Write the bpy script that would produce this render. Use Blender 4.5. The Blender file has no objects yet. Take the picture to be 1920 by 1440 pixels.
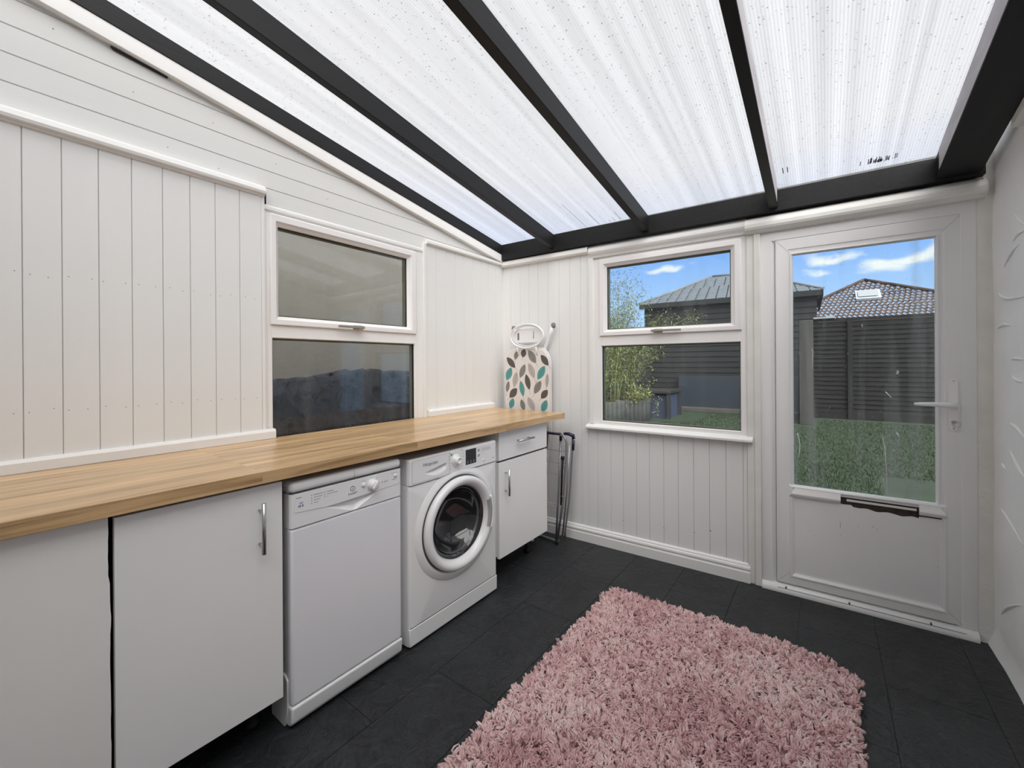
import bpy, bmesh, math, random
import numpy as np
from mathutils import Vector, Matrix, noise

SC = bpy.context.scene
COL = SC.collection
random.seed(7)
PHI = math.atan(0.0297)          # the garden wall is not quite square to the left wall

# ------------------------------------------------------------------ camera
cam_d = bpy.data.cameras.new('camera')
cam = bpy.data.objects.new('camera', cam_d)
COL.objects.link(cam)
SC.camera = cam
def set_camera():
    yaw, pitch, roll = 0.6083, -0.001, -0.0062
    fw = Vector((-math.sin(yaw)*math.cos(pitch), math.cos(yaw)*math.cos(pitch), math.sin(pitch)))
    r = Vector((math.cos(yaw), math.sin(yaw), 0)); u = r.cross(fw)
    c, s = math.cos(roll), math.sin(roll)
    r2 = c*r + s*u; u2 = -s*r + c*u
    m = Matrix((r2, u2, -fw)).transposed().to_4x4()
    m.translation = (2.1752, -2.6161, 1.2781)
    cam.matrix_world = m
    cam_d.sensor_fit = 'HORIZONTAL'; cam_d.sensor_width = 36
    cam_d.lens = 36*773.9/1920
    cam_d.shift_x = -(1009.3-960)/1920
    cam_d.shift_y = -(720-682.53)/1920
    cam_d.clip_start = 0.02; cam_d.clip_end = 300
set_camera()

# ------------------------------------------------------------------ view
vs = SC.view_settings
SC.display_settings.display_device = 'sRGB'
vs.view_transform = 'Standard'; vs.look = 'None'; vs.gamma = 1; vs.use_curve_mapping = False
vs.exposure = 1.06
SC.cycles.use_denoising = True
SC.cycles.max_bounces = 9
SC.cycles.diffuse_bounces = 6
SC.cycles.transparent_max_bounces = 16
SC.cycles.sample_clamp_indirect = 8

# ------------------------------------------------------------------ sun and sky
sun_d = bpy.data.lights.new('sun', 'SUN')
sun_d.energy = 7.4; sun_d.angle = math.radians(75); sun_d.color = (1.0, 0.98, 0.96)
sun = bpy.data.objects.new('sun', sun_d); COL.objects.link(sun)
sun.location = (0.5, -6, 12)
sun.rotation_euler = Vector((0.60, -0.50, 0.62)).to_track_quat('Z', 'Y').to_euler()

def make_world():
    w = bpy.data.worlds.new('sky'); SC.world = w; w.use_nodes = True
    nt = w.node_tree; N = nt.nodes; L = nt.links; N.clear()
    out = N.new('ShaderNodeOutputWorld'); bg = N.new('ShaderNodeBackground')
    tc = N.new('ShaderNodeTexCoord')
    nz = N.new('ShaderNodeTexNoise'); nz.inputs['Scale'].default_value = 9; nz.inputs['Detail'].default_value = 7
    mp = N.new('ShaderNodeMapping'); mp.inputs['Scale'].default_value = (1, 1, 1.8)
    L.new(tc.outputs['Generated'], mp.inputs['Vector']); L.new(mp.outputs[0], nz.inputs['Vector'])
    sub = N.new('ShaderNodeVectorMath'); sub.operation = 'SUBTRACT'; sub.inputs[1].default_value = (.5, .5, .5)
    L.new(nz.outputs['Color'], sub.inputs[0])
    scl = N.new('ShaderNodeVectorMath'); scl.operation = 'SCALE'; scl.inputs['Scale'].default_value = 0.11
    L.new(sub.outputs[0], scl.inputs[0])
    add = N.new('ShaderNodeVectorMath'); add.operation = 'ADD'
    L.new(tc.outputs['Generated'], add.inputs[0]); L.new(scl.outputs[0], add.inputs[1])
    prev = None
    clouds = [((.005, .979, .206), .040, .011, 1), ((.036, .978, .205), .022, .008, .8), ((-.008, .984, .179), .022, .008, .9),
              ((.092, .98, .180), .040, .020, 1), ((.135, .974, .188), .045, .017, 1), ((.165, .97, .190), .04, .017, 1),
              ((-.296, .93, .217), .030, .012, .9), ((-.167, .968, .186), .04, .007, .8), ((-.245, .944, .221), .012, .006, .4),
              ((.3, .95, .15), .06, .02, 1), ((-.5, .84, .22), .07, .03, 1), ((.0, -.9, .4), .5, .15, .8), ((-.8, .2, .5), .3, .15, .8)]
    for (c, sx, sz, amt) in clouds:
        a = N.new('ShaderNodeVectorMath'); a.operation = 'SUBTRACT'; a.inputs[1].default_value = c
        L.new(add.outputs[0], a.inputs[0])
        b = N.new('ShaderNodeVectorMath'); b.operation = 'MULTIPLY'; b.inputs[1].default_value = (1/sx, 1/sx, 1/sz)
        L.new(a.outputs[0], b.inputs[0])
        ln = N.new('ShaderNodeVectorMath'); ln.operation = 'LENGTH'; L.new(b.outputs[0], ln.inputs[0])
        mr = N.new('ShaderNodeMapRange'); mr.interpolation_type = 'SMOOTHSTEP'
        mr.inputs['From Min'].default_value = 1.35; mr.inputs['From Max'].default_value = .35
        mr.inputs['To Min'].default_value = 0; mr.inputs['To Max'].default_value = amt
        L.new(ln.outputs['Value'], mr.inputs['Value'])
        if prev is None: prev = mr.outputs[0]
        else:
            m = N.new('ShaderNodeMath'); m.operation = 'MAXIMUM'
            L.new(prev, m.inputs[0]); L.new(mr.outputs[0], m.inputs[1]); prev = m.outputs[0]
    sep = N.new('ShaderNodeSeparateXYZ'); L.new(tc.outputs['Generated'], sep.inputs[0])
    rp = N.new('ShaderNodeValToRGB'); L.new(sep.outputs['Z'], rp.inputs['Fac'])
    e = rp.color_ramp.elements
    e[0].position = 0.0; e[0].color = (.42, .58, .86, 1)
    e[1].position = 1.0; e[1].color = (.54, .54, .55, 1)
    k = e.new(.14); k.color = (.26, .40, .66, 1)
    k = e.new(.24); k.color = (.15, .29, .62, 1)
    k = e.new(.42); k.color = (.50, .52, .56, 1)
    mx = N.new('ShaderNodeMix'); mx.data_type = 'RGBA'
    L.new(prev, mx.inputs['Factor']); L.new(rp.outputs[0], mx.inputs['A']); mx.inputs['B'].default_value = (.60, .61, .63, 1)
    L.new(mx.outputs['Result'], bg.inputs['Color']); bg.inputs['Strength'].default_value = 1.0
    L.new(bg.outputs[0], out.inputs[0])
make_world()

# ------------------------------------------------------------------ materials
MATS = {}
def mat(name, color, rough=.5, metal=0, var=0, vscale=8, bump=0, bscale=60, coat=0, vstretch=(1, 1, 1), spec=.5, trans=0):
    """principled material with optional colour mottling and bump, both in object space"""
    if name in MATS: return MATS[name]
    m = bpy.data.materials.new(name); m.use_nodes = True
    nt = m.node_tree; N = nt.nodes; L = nt.links
    b = N['Principled BSDF']
    b.inputs['Base Color'].default_value = (*color, 1); b.inputs['Roughness'].default_value = rough
    b.inputs['Metallic'].default_value = metal; b.inputs['Coat Weight'].default_value = coat
    b.inputs['Specular IOR Level'].default_value = spec
    tc = N.new('ShaderNodeTexCoord'); mp = N.new('ShaderNodeMapping'); mp.inputs['Scale'].default_value = vstretch
    L.new(tc.outputs['Object'], mp.inputs[0])
    if var:
        nz = N.new('ShaderNodeTexNoise'); nz.inputs['Scale'].default_value = vscale; nz.inputs['Detail'].default_value = 6
        L.new(mp.outputs[0], nz.inputs['Vector'])
        mr = N.new('ShaderNodeMapRange'); mr.inputs['To Min'].default_value = 1-var; mr.inputs['To Max'].default_value = 1+var
        mr.inputs['From Min'].default_value = .3; mr.inputs['From Max'].default_value = .7
        L.new(nz.outputs['Fac'], mr.inputs['Value'])
        mu = N.new('ShaderNodeVectorMath'); mu.operation = 'SCALE'; mu.inputs[0].default_value = color
        L.new(mr.outputs[0], mu.inputs['Scale']); L.new(mu.outputs[0], b.inputs['Base Color'])
    if bump:
        n2 = N.new('ShaderNodeTexNoise'); n2.inputs['Scale'].default_value = bscale; n2.inputs['Detail'].default_value = 5
        L.new(mp.outputs[0], n2.inputs['Vector'])
        bp = N.new('ShaderNodeBump'); bp.inputs['Strength'].default_value = 1; bp.inputs['Distance'].default_value = bump
        L.new(n2.outputs['Fac'], bp.inputs['Height']); L.new(bp.outputs[0], b.inputs['Normal'])
    MATS[name] = m
    return m

WHITE = (.79, .787, .775)
m_board_v = mat('white_painted_boards', WHITE, .55, var=.022, vscale=3, bump=.0006, bscale=40, vstretch=(1, 1, .12))
m_board_h = mat('white_painted_planks', (.77, .77, .75), .55, var=.025, vscale=4, bump=.0006, bscale=40, vstretch=(1, .12, 1))
m_trim = mat('white_gloss_trim', (.83, .82, .80), .38, var=.015, vscale=6, bump=.0004, bscale=25)
m_old_trim = mat('worn_cream_trim', (.76, .75, .71), .45, var=.05, vscale=7, bump=.0012, bscale=22)
m_upvc = mat('white_plastic_frame', (.85, .83, .82), .28, var=.01, vscale=5)
m_door_upvc = mat('grey_white_door_plastic', (.80, .795, .79), .33, var=.02, vscale=4)
m_plaster = mat('white_rough_plaster', (.86, .86, .855), .7, var=.03, vscale=5, bump=.004, bscale=7)
m_plaster_old = mat('cream_flaking_plaster', (.72, .71, .66), .75, var=.05, vscale=8, bump=.004, bscale=30)
m_black = mat('black_rafter_paint', (.0055, .0055, .006), .5, spec=.35, var=.25, vscale=9, bump=.0008, bscale=45, vstretch=(1, .15, 1))
m_bare = mat('weathered_grey_wood', (.42, .40, .41), .7, var=.2, vscale=12, vstretch=(1, .2, 1))
m_gasket = mat('black_rubber_gasket', (.02, .02, .02), .5)
m_spacer = mat('olive_glazing_spacer', (.19, .18, .12), .4)
m_handle = mat('brushed_pewter', (.44, .42, .36), .35, .8)
m_cab = mat('white_cabinet_board', (.89, .885, .875), .35, var=.012, vscale=3)
m_cab_old = mat('cream_end_panel', (.87, .855, .82), .4, var=.02, vscale=3)
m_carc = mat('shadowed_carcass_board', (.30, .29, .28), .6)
m_steel = mat('brushed_steel', (.55, .55, .55), .28, 1.0)
m_app = mat('white_enamel', (.87, .87, .87), .22, coat=.3)
m_app_door = mat('cool_white_enamel', (.845, .85, .875), .28, var=.008, vscale=4, coat=.2)
m_app_fascia = mat('white_fascia_plastic', (.86, .86, .86), .3)
m_ink = mat('grey_printed_ink', (.14, .14, .16), .5)
m_ink_blue = mat('blue_grey_ink', (.25, .27, .42), .5)
m_black_gl = mat('glossy_black_display', (.012, .012, .016), .08, coat=.5)
m_grey_pl = mat('grey_plastic', (.33, .33, .34), .4)
m_seam = mat('dark_seam', (.10, .10, .11), .6)
m_dark = mat('dark_rot', (.035, .025, .02), .8, var=.5, vscale=60, bump=.002, bscale=120)
m_airer = mat('grey_lacquered_tube', (.34, .34, .36), .3, .7)
m_navy = mat('navy_plastic', (.012, .013, .045), .35)
m_rubber = mat('black_rubber', (.01, .01, .01), .6)
m_cover = mat('cream_cotton_cover', (.74, .70, .67), .85, bump=.0004, bscale=300)
m_white_wire = mat('white_coated_wire', (.83, .83, .84), .3)
m_capgrey = mat('grey_foot_cap', (.20, .20, .20), .6)
m_leafs = [mat('print_teal', (.10, .33, .33), .8), mat('print_dark_taupe', (.11, .095, .09), .8),
           mat('print_mid_grey', (.24, .235, .22), .8), mat('print_pale_taupe', (.50, .46, .44), .8), mat('print_vein', (.09, .08, .075), .8)]

def wood_mat():
    """oak staves running along the worktop: brick pattern in object space, with stretched grain"""
    m = bpy.data.materials.new('oak_staves'); m.use_nodes = True
    nt = m.node_tree; N = nt.nodes; L = nt.links; b = N['Principled BSDF']
    tc = N.new('ShaderNodeTexCoord'); sp = N.new('ShaderNodeSeparateXYZ'); L.new(tc.outputs['Object'], sp.inputs[0])
    ad = N.new('ShaderNodeMath'); ad.operation = 'ADD'; L.new(sp.outputs['X'], ad.inputs[0]); L.new(sp.outputs['Z'], ad.inputs[1])
    cb = N.new('ShaderNodeCombineXYZ'); L.new(sp.outputs['Y'], cb.inputs['X']); L.new(ad.outputs[0], cb.inputs['Y'])
    br = N.new('ShaderNodeTexBrick'); br.offset = .37; br.offset_frequency = 1; br.squash = 1.0
    for k, v in (('Scale', 1), ('Mortar Size', .0006), ('Mortar Smooth', .3), ('Bias', 0), ('Brick Width', .62), ('Row Height', .0405)): br.inputs[k].default_value = v
    br.inputs['Color1'].default_value = (0, 0, 0, 1); br.inputs['Color2'].default_value = (1, 1, 1, 1); br.inputs['Mortar'].default_value = (.3, .3, .3, 1)
    L.new(cb.outputs[0], br.inputs['Vector'])
    mp = N.new('ShaderNodeMapping'); mp.inputs['Scale'].default_value = (38, 2.2, 38); L.new(tc.outputs['Object'], mp.inputs[0])
    add = N.new('ShaderNodeVectorMath'); add.operation = 'ADD'; L.new(mp.outputs[0], add.inputs[0])
    sc2 = N.new('ShaderNodeVectorMath'); sc2.operation = 'SCALE'; sc2.inputs['Scale'].default_value = 30
    L.new(br.outputs['Color'], sc2.inputs[0]); L.new(sc2.outputs[0], add.inputs[1])
    gr = N.new('ShaderNodeTexNoise'); gr.inputs['Scale'].default_value = 1; gr.inputs['Detail'].default_value = 6; gr.inputs['Roughness'].default_value = .6
    gr.inputs['Distortion'].default_value = .6
    L.new(add.outputs[0], gr.inputs['Vector'])
    r1 = N.new('ShaderNodeValToRGB'); L.new(gr.outputs['Fac'], r1.inputs['Fac'])
    e = r1.color_ramp.elements; e[0].position = .30; e[0].color = (.30, .175, .075, 1); e[1].position = .70; e[1].color = (.70, .48, .26, 1)
    k = e.new(.48); k.color = (.56, .36, .175, 1)
    r2 = N.new('ShaderNodeMapRange'); r2.inputs['To Min'].default_value = .86; r2.inputs['To Max'].default_value = 1.13
    L.new(br.outputs['Color'], r2.inputs['Value'])
    sc3 = N.new('ShaderNodeVectorMath'); sc3.operation = 'SCALE'; L.new(r1.outputs[0], sc3.inputs[0]); L.new(r2.outputs[0], sc3.inputs['Scale'])
    # worn, bleached patch at the near end
    mr = N.new('ShaderNodeMapRange'); mr.interpolation_type = 'SMOOTHSTEP'
    mr.inputs['From Min'].default_value = -2.25; mr.inputs['From Max'].default_value = -2.7; L.new(sp.outputs['Y'], mr.inputs['Value'])
    mz = N.new('ShaderNodeMath'); mz.operation = 'MULTIPLY'; L.new(mr.outputs[0], mz.inputs[0]); L.new(gr.outputs['Fac'], mz.inputs[1])
    mx = N.new('ShaderNodeMix'); mx.data_type = 'RGBA'; L.new(mz.outputs[0], mx.inputs['Factor']); L.new(sc3.outputs[0], mx.inputs['A'])
    mx.inputs['B'].default_value = (.62, .53, .38, 1)
    L.new(mx.outputs['Result'], b.inputs['Base Color'])
    b.inputs['Roughness'].default_value = .33; b.inputs['Coat Weight'].default_value = .15
    bp = N.new('ShaderNodeBump'); bp.inputs['Distance'].default_value = .0006; L.new(gr.outputs['Fac'], bp.inputs['Height']); L.new(bp.outputs[0], b.inputs['Normal'])
    return m
m_oak = wood_mat()

def slate_mat():
    m = bpy.data.materials.new('black_riven_slate'); m.use_nodes = True
    nt = m.node_tree; N = nt.nodes; L = nt.links; b = N['Principled BSDF']
    tc = N.new('ShaderNodeTexCoord')
    n1 = N.new('ShaderNodeTexNoise'); n1.inputs['Scale'].default_value = 3; n1.inputs['Detail'].default_value = 8; n1.inputs['Roughness'].default_value = .62; n1.inputs['Distortion'].default_value = .9
    L.new(tc.outputs['Object'], n1.inputs['Vector'])
    rp = N.new('ShaderNodeValToRGB'); L.new(n1.outputs['Fac'], rp.inputs['Fac'])
    e = rp.color_ramp.elements; e[0].position = .3; e[0].color = (.0125, .0135, .0155, 1); e[1].position = .75; e[1].color = (.030, .033, .037, 1)
    L.new(rp.outputs[0], b.inputs['Base Color'])
    n2 = N.new('ShaderNodeTexNoise'); n2.inputs['Scale'].default_value = 11; n2.inputs['Detail'].default_value = 9; n2.inputs['Distortion'].default_value = 2.2
    L.new(tc.outputs['Object'], n2.inputs['Vector'])
    v = N.new('ShaderNodeTexVoronoi'); v.feature = 'DISTANCE_TO_EDGE'; v.inputs['Scale'].default_value = 4
    dd = N.new('ShaderNodeVectorMath'); dd.operation = 'ADD'; L.new(tc.outputs['Object'], dd.inputs[0]); L.new(n2.outputs['Color'], dd.inputs[1]); L.new(dd.outputs[0], v.inputs['Vector'])
    st = N.new('ShaderNodeMapRange'); st.inputs['From Max'].default_value = .03; L.new(v.outputs['Distance'], st.inputs['Value'])
    s2 = N.new('ShaderNodeMath'); s2.operation = 'MULTIPLY_ADD'; s2.inputs[1].default_value = .12; L.new(st.outputs[0], s2.inputs[0]); L.new(n2.outputs['Fac'], s2.inputs[2])
    bp = N.new('ShaderNodeBump'); bp.inputs['Distance'].default_value = .016; bp.inputs['Strength'].default_value = .8
    L.new(s2.outputs[0], bp.inputs['Height']); L.new(bp.outputs[0], b.inputs['Normal'])
    b.inputs['Roughness'].default_value = .5
    return m
m_slate = slate_mat()
m_grout = mat('slate_joint', (.012, .012, .013), .8, var=.4, vscale=15)

def glass_mat(name, dirt=0.0, tint=(.93, .95, .94)):
    m = bpy.data.materials.new(name); m.use_nodes = True
    nt = m.node_tree; N = nt.nodes; L = nt.links; N.clear()
    out = N.new('ShaderNodeOutputMaterial'); tr = N.new('ShaderNodeBsdfTransparent'); gl = N.new('ShaderNodeBsdfGlossy')
    tr.inputs[0].default_value = (*tint, 1); gl.inputs['Roughness'].default_value = .012
    fr = N.new('ShaderNodeFresnel'); fr.inputs[0].default_value = 1.5
    ge = N.new('ShaderNodeNewGeometry'); inv = N.new('ShaderNodeMath'); inv.operation = 'SUBTRACT'; inv.inputs[0].default_value = 1
    L.new(ge.outputs['Backfacing'], inv.inputs[1])
    mu = N.new('ShaderNodeMath'); mu.operation = 'MULTIPLY'; L.new(fr.outputs[0], mu.inputs[0]); L.new(inv.outputs[0], mu.inputs[1])
    mx = N.new('ShaderNodeMixShader'); L.new(mu.outputs[0], mx.inputs[0]); L.new(tr.outputs[0], mx.inputs[1]); L.new(gl.outputs[0], mx.inputs[2])
    res = mx.outputs[0]
    if dirt:
        tc = N.new('ShaderNodeTexCoord'); mp = N.new('ShaderNodeMapping'); mp.inputs['Scale'].default_value = (14, 14, .9)
        L.new(tc.outputs['Object'], mp.inputs[0])
        nz = N.new('ShaderNodeTexNoise'); nz.inputs['Scale'].default_value = 1; nz.inputs['Detail'].default_value = 4; L.new(mp.outputs[0], nz.inputs['Vector'])
        mr = N.new('ShaderNodeMapRange'); mr.inputs['From Min'].default_value = .50; mr.inputs['From Max'].default_value = .78; mr.inputs['To Max'].default_value = dirt
        L.new(nz.outputs['Fac'], mr.inputs['Value'])
        n2 = N.new('ShaderNodeTexNoise'); n2.inputs['Scale'].default_value = 90; L.new(tc.outputs['Object'], n2.inputs['Vector'])
        r2 = N.new('ShaderNodeMapRange'); r2.inputs['From Min'].default_value = .68; r2.inputs['From Max'].default_value = .74; r2.inputs['To Max'].default_value = dirt*1.3
        L.new(n2.outputs['Fac'], r2.inputs['Value'])
        a = N.new('ShaderNodeMath'); a.operation = 'ADD'; a.use_clamp = True; L.new(mr.outputs[0], a.inputs[0]); L.new(r2.outputs[0], a.inputs[1])
        df = N.new('ShaderNodeBsdfDiffuse'); df.inputs[0].default_value = (.6, .62, .64, 1)
        m2 = N.new('ShaderNodeMixShader'); L.new(a.outputs[0], m2.inputs[0]); L.new(res, m2.inputs[1]); L.new(df.outputs[0], m2.inputs[2]); res = m2.outputs[0]
    L.new(res, out.inputs[0])
    return m
m_glass = glass_mat('window_glass', .03)
m_glass_l = glass_mat('side_window_glass', .05, (.90, .90, .88))
m_glass_d = glass_mat('streaked_door_glass', .15)

def poly_mat():
    """ribbed twin-wall sheet: light passes through and scatters; ribs, algae specks and dirt belong to the sheet"""
    m = bpy.data.materials.new('ribbed_polycarbonate'); m.use_nodes = True
    nt = m.node_tree; N = nt.nodes; L = nt.links; N.clear()
    out = N.new('ShaderNodeOutputMaterial')
    tc = N.new('ShaderNodeTexCoord'); sp = N.new('ShaderNodeSeparateXYZ'); L.new(tc.outputs['Object'], sp.inputs[0])
    wv = N.new('ShaderNodeMath'); wv.operation = 'MULTIPLY'; wv.inputs[1].default_value = 2*math.pi/.0105; L.new(sp.outputs['X'], wv.inputs[0])
    sn = N.new('ShaderNodeMath'); sn.operation = 'SINE'; L.new(wv.outputs[0], sn.inputs[0])
    rib = N.new('ShaderNodeMapRange'); rib.inputs['From Min'].default_value = .35; rib.inputs['From Max'].default_value = 1; rib.inputs['To Min'].default_value = 1.0; rib.inputs['To Max'].default_value = .88
    L.new(sn.outputs[0], rib.inputs['Value'])
    mp = N.new('ShaderNodeMapping'); mp.inputs['Scale'].default_value = (26, .25, .25); L.new(tc.outputs['Object'], mp.inputs[0])
    n1 = N.new('ShaderNodeTexNoise'); n1.inputs['Scale'].default_value = 1; n1.inputs['Detail'].default_value = 5; L.new(mp.outputs[0], n1.inputs['Vector'])
    st = N.new('ShaderNodeMapRange'); st.inputs['From Min'].default_value = .3; st.inputs['From Max'].default_value = .7; st.inputs['To Min'].default_value = .90; st.inputs['To Max'].default_value = 1.04
    L.new(n1.outputs['Fac'], st.inputs['Value'])
    m1 = N.new('ShaderNodeMath'); m1.operation = 'MULTIPLY'; L.new(rib.outputs[0], m1.inputs[0]); L.new(st.outputs[0], m1.inputs[1])
    def specks(scale, thr, soft, dens, lo):
        v = N.new('ShaderNodeTexVoronoi'); v.inputs['Scale'].default_value = scale; v.inputs['Randomness'].default_value = 1
        L.new(tc.outputs['Object'], v.inputs['Vector'])
        sc = N.new('ShaderNodeSeparateColor'); L.new(v.outputs['Color'], sc.inputs[0])
        r = N.new('ShaderNodeMath'); r.operation = 'MULTIPLY_ADD'; r.inputs[1].default_value = thr*1.2; r.inputs[2].default_value = -thr*(1.2-dens)
        L.new(sc.outputs[0], r.inputs[0])
        d = N.new('ShaderNodeMath'); d.operation = 'SUBTRACT'; L.new(v.outputs['Distance'], d.inputs[0]); L.new(r.outputs[0], d.inputs[1])
        q = N.new('ShaderNodeMapRange'); q.inputs['From Min'].default_value = 0; q.inputs['From Max'].default_value = soft; q.inputs['To Min'].default_value = lo
        L.new(d.outputs[0], q.inputs['Value']); return q.outputs[0]
    a = specks(75, .30, .10, .60, .50); b2 = specks(26, .13, .05, .30, .40)
    m2 = N.new('ShaderNodeMath'); m2.operation = 'MULTIPLY'; L.new(a, m2.inputs[0]); L.new(b2, m2.inputs[1])
    m3 = N.new('ShaderNodeMath'); m3.operation = 'MULTIPLY'; L.new(m1.outputs[0], m3.inputs[0]); L.new(m2.outputs[0], m3.inputs[1])
    col = N.new('ShaderNodeVectorMath'); col.operation = 'SCALE'; col.inputs[0].default_value = (.43, .43, .425); L.new(m3.outputs[0], col.inputs['Scale'])
    tr = N.new('ShaderNodeBsdfTranslucent'); L.new(col.outputs[0], tr.inputs[0])
    df = N.new('ShaderNodeBsdfDiffuse'); df.inputs[0].default_value = (.75, .76, .76, 1)
    mx = N.new('ShaderNodeMixShader'); mx.inputs[0].default_value = .22; L.new(tr.outputs[0], mx.inputs[1]); L.new(df.outputs[0], mx.inputs[2])
    tp = N.new('ShaderNodeBsdfTransparent'); tc2 = N.new('ShaderNodeVectorMath'); tc2.operation = 'SCALE'; tc2.inputs[0].default_value = (.90, .90, .90); L.new(m3.outputs[0], tc2.inputs['Scale']); L.new(tc2.outputs[0], tp.inputs[0])
    m4 = N.new('ShaderNodeMixShader'); fa = N.new('ShaderNodeMath'); fa.operation = 'MULTIPLY'; fa.inputs[1].default_value = .62; fa.use_clamp = True
    fa.inputs[0].default_value = 1; L.new(fa.outputs[0], m4.inputs[0])
    L.new(mx.outputs[0], m4.inputs[1]); L.new(tp.outputs[0], m4.inputs[2]); L.new(m4.outputs[0], out.inputs[0])
    return m
m_poly = poly_mat()

# ------------------------------------------------------------------ geometry helpers
class MB:
    def __init__(s): s.v = []; s.f = []; s.mi = []; s.cur = 0; s.sm = []
    def add(s, vs, fs, smooth=False):
        o = len(s.v); s.v += [tuple(p) for p in vs]
        for f in fs: s.f.append([i+o for i in f]); s.mi.append(s.cur); s.sm.append(smooth)
        return s
    def box(s, x0, x1, y0, y1, z0, z1):
        x0, x1 = sorted((x0, x1)); y0, y1 = sorted((y0, y1)); z0, z1 = sorted((z0, z1))
        v = [(x0, y0, z0), (x1, y0, z0), (x1, y1, z0), (x0, y1, z0), (x0, y0, z1), (x1, y0, z1), (x1, y1, z1), (x0, y1, z1)]
        return s.add(v, [(3, 2, 1, 0), (4, 5, 6, 7), (0, 1, 5, 4), (1, 2, 6, 5), (2, 3, 7, 6), (3, 0, 4, 7)])
    def prism(s, poly, fn, c0, c1, smooth=False):
        """polygon (a, b) pairs swept from c0 to c1; fn(a, b, c) gives the point"""
        n = len(poly); v = [fn(a, b, c0) for a, b in poly] + [fn(a, b, c1) for a, b in poly]
        f = [tuple(range(n))[::-1], tuple(range(n, 2*n))]
        s.add(v, f)
        return s.add(v, [(i, (i+1) % n, n+(i+1) % n, n+i) for i in range(n)], smooth)
    def tube(s, pts, r, seg=10, closed=False, caps=True, flat=None):
        pts = [Vector(p) for p in pts]; n = len(pts); rs = r if isinstance(r, (list, tuple)) else [r]*n
        rings = []; up = None
        for i, p in enumerate(pts):
            if closed: t = (pts[(i+1) % n]-pts[i-1])
            else: t = pts[min(i+1, n-1)]-pts[max(i-1, 0)]
            t.normalize()
            if up is None:
                up = Vector((0, 0, 1)) if abs(t.z) < .9 else Vector((1, 0, 0))
                up = (up-t*up.dot(t)).normalized()
            else: up = (up-t*up.dot(t)).normalized()
            sd = t.cross(up)
            rings.append([p+rs[i]*(math.cos(a)*up+math.sin(a)*sd*(flat or 1)) for a in [2*math.pi*k/seg for k in range(seg)]])
        v = [q for R in rings for q in R]; f = []
        m = n if closed else n-1
        for i in range(m):
            for k in range(seg):
                a = i*seg+k; b = i*seg+(k+1) % seg; c = ((i+1) % n)*seg+(k+1) % seg; d = ((i+1) % n)*seg+k
                f.append((a, b, c, d))
        s.add(v, f, True)
        if caps and not closed: s.add(v, [tuple(range(seg))[::-1], tuple(range((n-1)*seg, n*seg))])
        return s
    def lathe(s, prof, center, axis='x', seg=64, sy=1.0):
        """prof: (radius, height along axis)"""
        v = []; f = []; cx, cy, cz = center; n = len(prof)
        for k in range(seg):
            a = 2*math.pi*k/seg
            for (r, h) in prof:
                if axis == 'x': v.append((cx+h, cy+r*math.cos(a), cz+r*math.sin(a)*sy))
                elif axis == 'y': v.append((cx+r*math.cos(a), cy+h, cz+r*math.sin(a)*sy))
                else: v.append((cx+r*math.cos(a), cy+r*math.sin(a), cz+h))
        for k in range(seg):
            k2 = (k+1) % seg
            for i in range(n-1): f.append((k*n+i, k2*n+i, k2*n+i+1, k*n+i+1))
        return s.add(v, f, True)
    def ring(s, rect, prof, fn, sc_=(1, 1, 1, 1)):
        """closed profile [(inset, out)] swept round a rectangle with mitred corners; fn(a, out, c)"""
        a0, a1, c0, c1 = rect; n = len(prof); v = []
        for (sa, sc) in ((0, 0), (1, 0), (1, 1), (0, 1)):
            for (d, o) in prof: v.append(fn(a1-d*sc_[1] if sa else a0+d*sc_[0], o, c1-d*sc_[3] if sc else c0+d*sc_[2]))
        f = []
        for k in range(4):
            k2 = (k+1) % 4
            for i in range(n):
                j = (i+1) % n; f.append((k*n+i, k2*n+i, k2*n+j, k*n+j))
        return s.add(v, f)

def fB(u, o, z): return (u, -o, z)              # back wall frame: u along the wall, o into the room
def fL(y, o, z): return (o, y, z)               # left wall frame
FRAME_B = Matrix.Rotation(PHI, 4, 'Z')
I4 = Matrix.Identity(4)

def build(name, mb, mats, root=None, bevel=0, base=(0, 0, 0), frame=None, recalc=True, segs=2, sub=0, autosm=False):
    """one mesh object; vertices are given in frame coordinates and stored relative to base"""
    me = bpy.data.meshes.new(name)
    b = Vector(base) if root is None else Vector(root['_b'])
    me.from_pydata([(p[0]-b.x, p[1]-b.y, p[2]-b.z) for p in mb.v], [], mb.f)
    mats = mats if isinstance(mats, (list, tuple)) else [mats]
    for m in mats: me.materials.append(m)
    me.polygons.foreach_set('material_index', mb.mi); me.polygons.foreach_set('use_smooth', mb.sm)
    if recalc:
        bm = bmesh.new(); bm.from_mesh(me); bmesh.ops.remove_doubles(bm, verts=bm.verts, dist=1e-6)
        bmesh.ops.recalc_face_normals(bm, faces=bm.faces); bm.to_mesh(me); bm.free()
    me.update()
    o = bpy.data.objects.new(name, me); COL.objects.link(o)
    if root is None: o.matrix_world = (frame or I4) @ Matrix.Translation(b)
    else:
        o.parent = root
    o['_b'] = tuple(b)
    if bevel:
        md = o.modifiers.new('bevel', 'BEVEL'); md.width = bevel; md.segments = segs; md.limit_method = 'ANGLE'; md.angle_limit = math.radians(35); md.harden_normals = False
        for p in me.polygons: p.use_smooth = True
        if hasattr(me, 'set_sharp_from_angle'): me.set_sharp_from_angle(angle=math.radians(40))
    if sub:
        md = o.modifiers.new('sub', 'SUBSURF'); md.levels = sub; md.render_levels = sub
    return o

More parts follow.
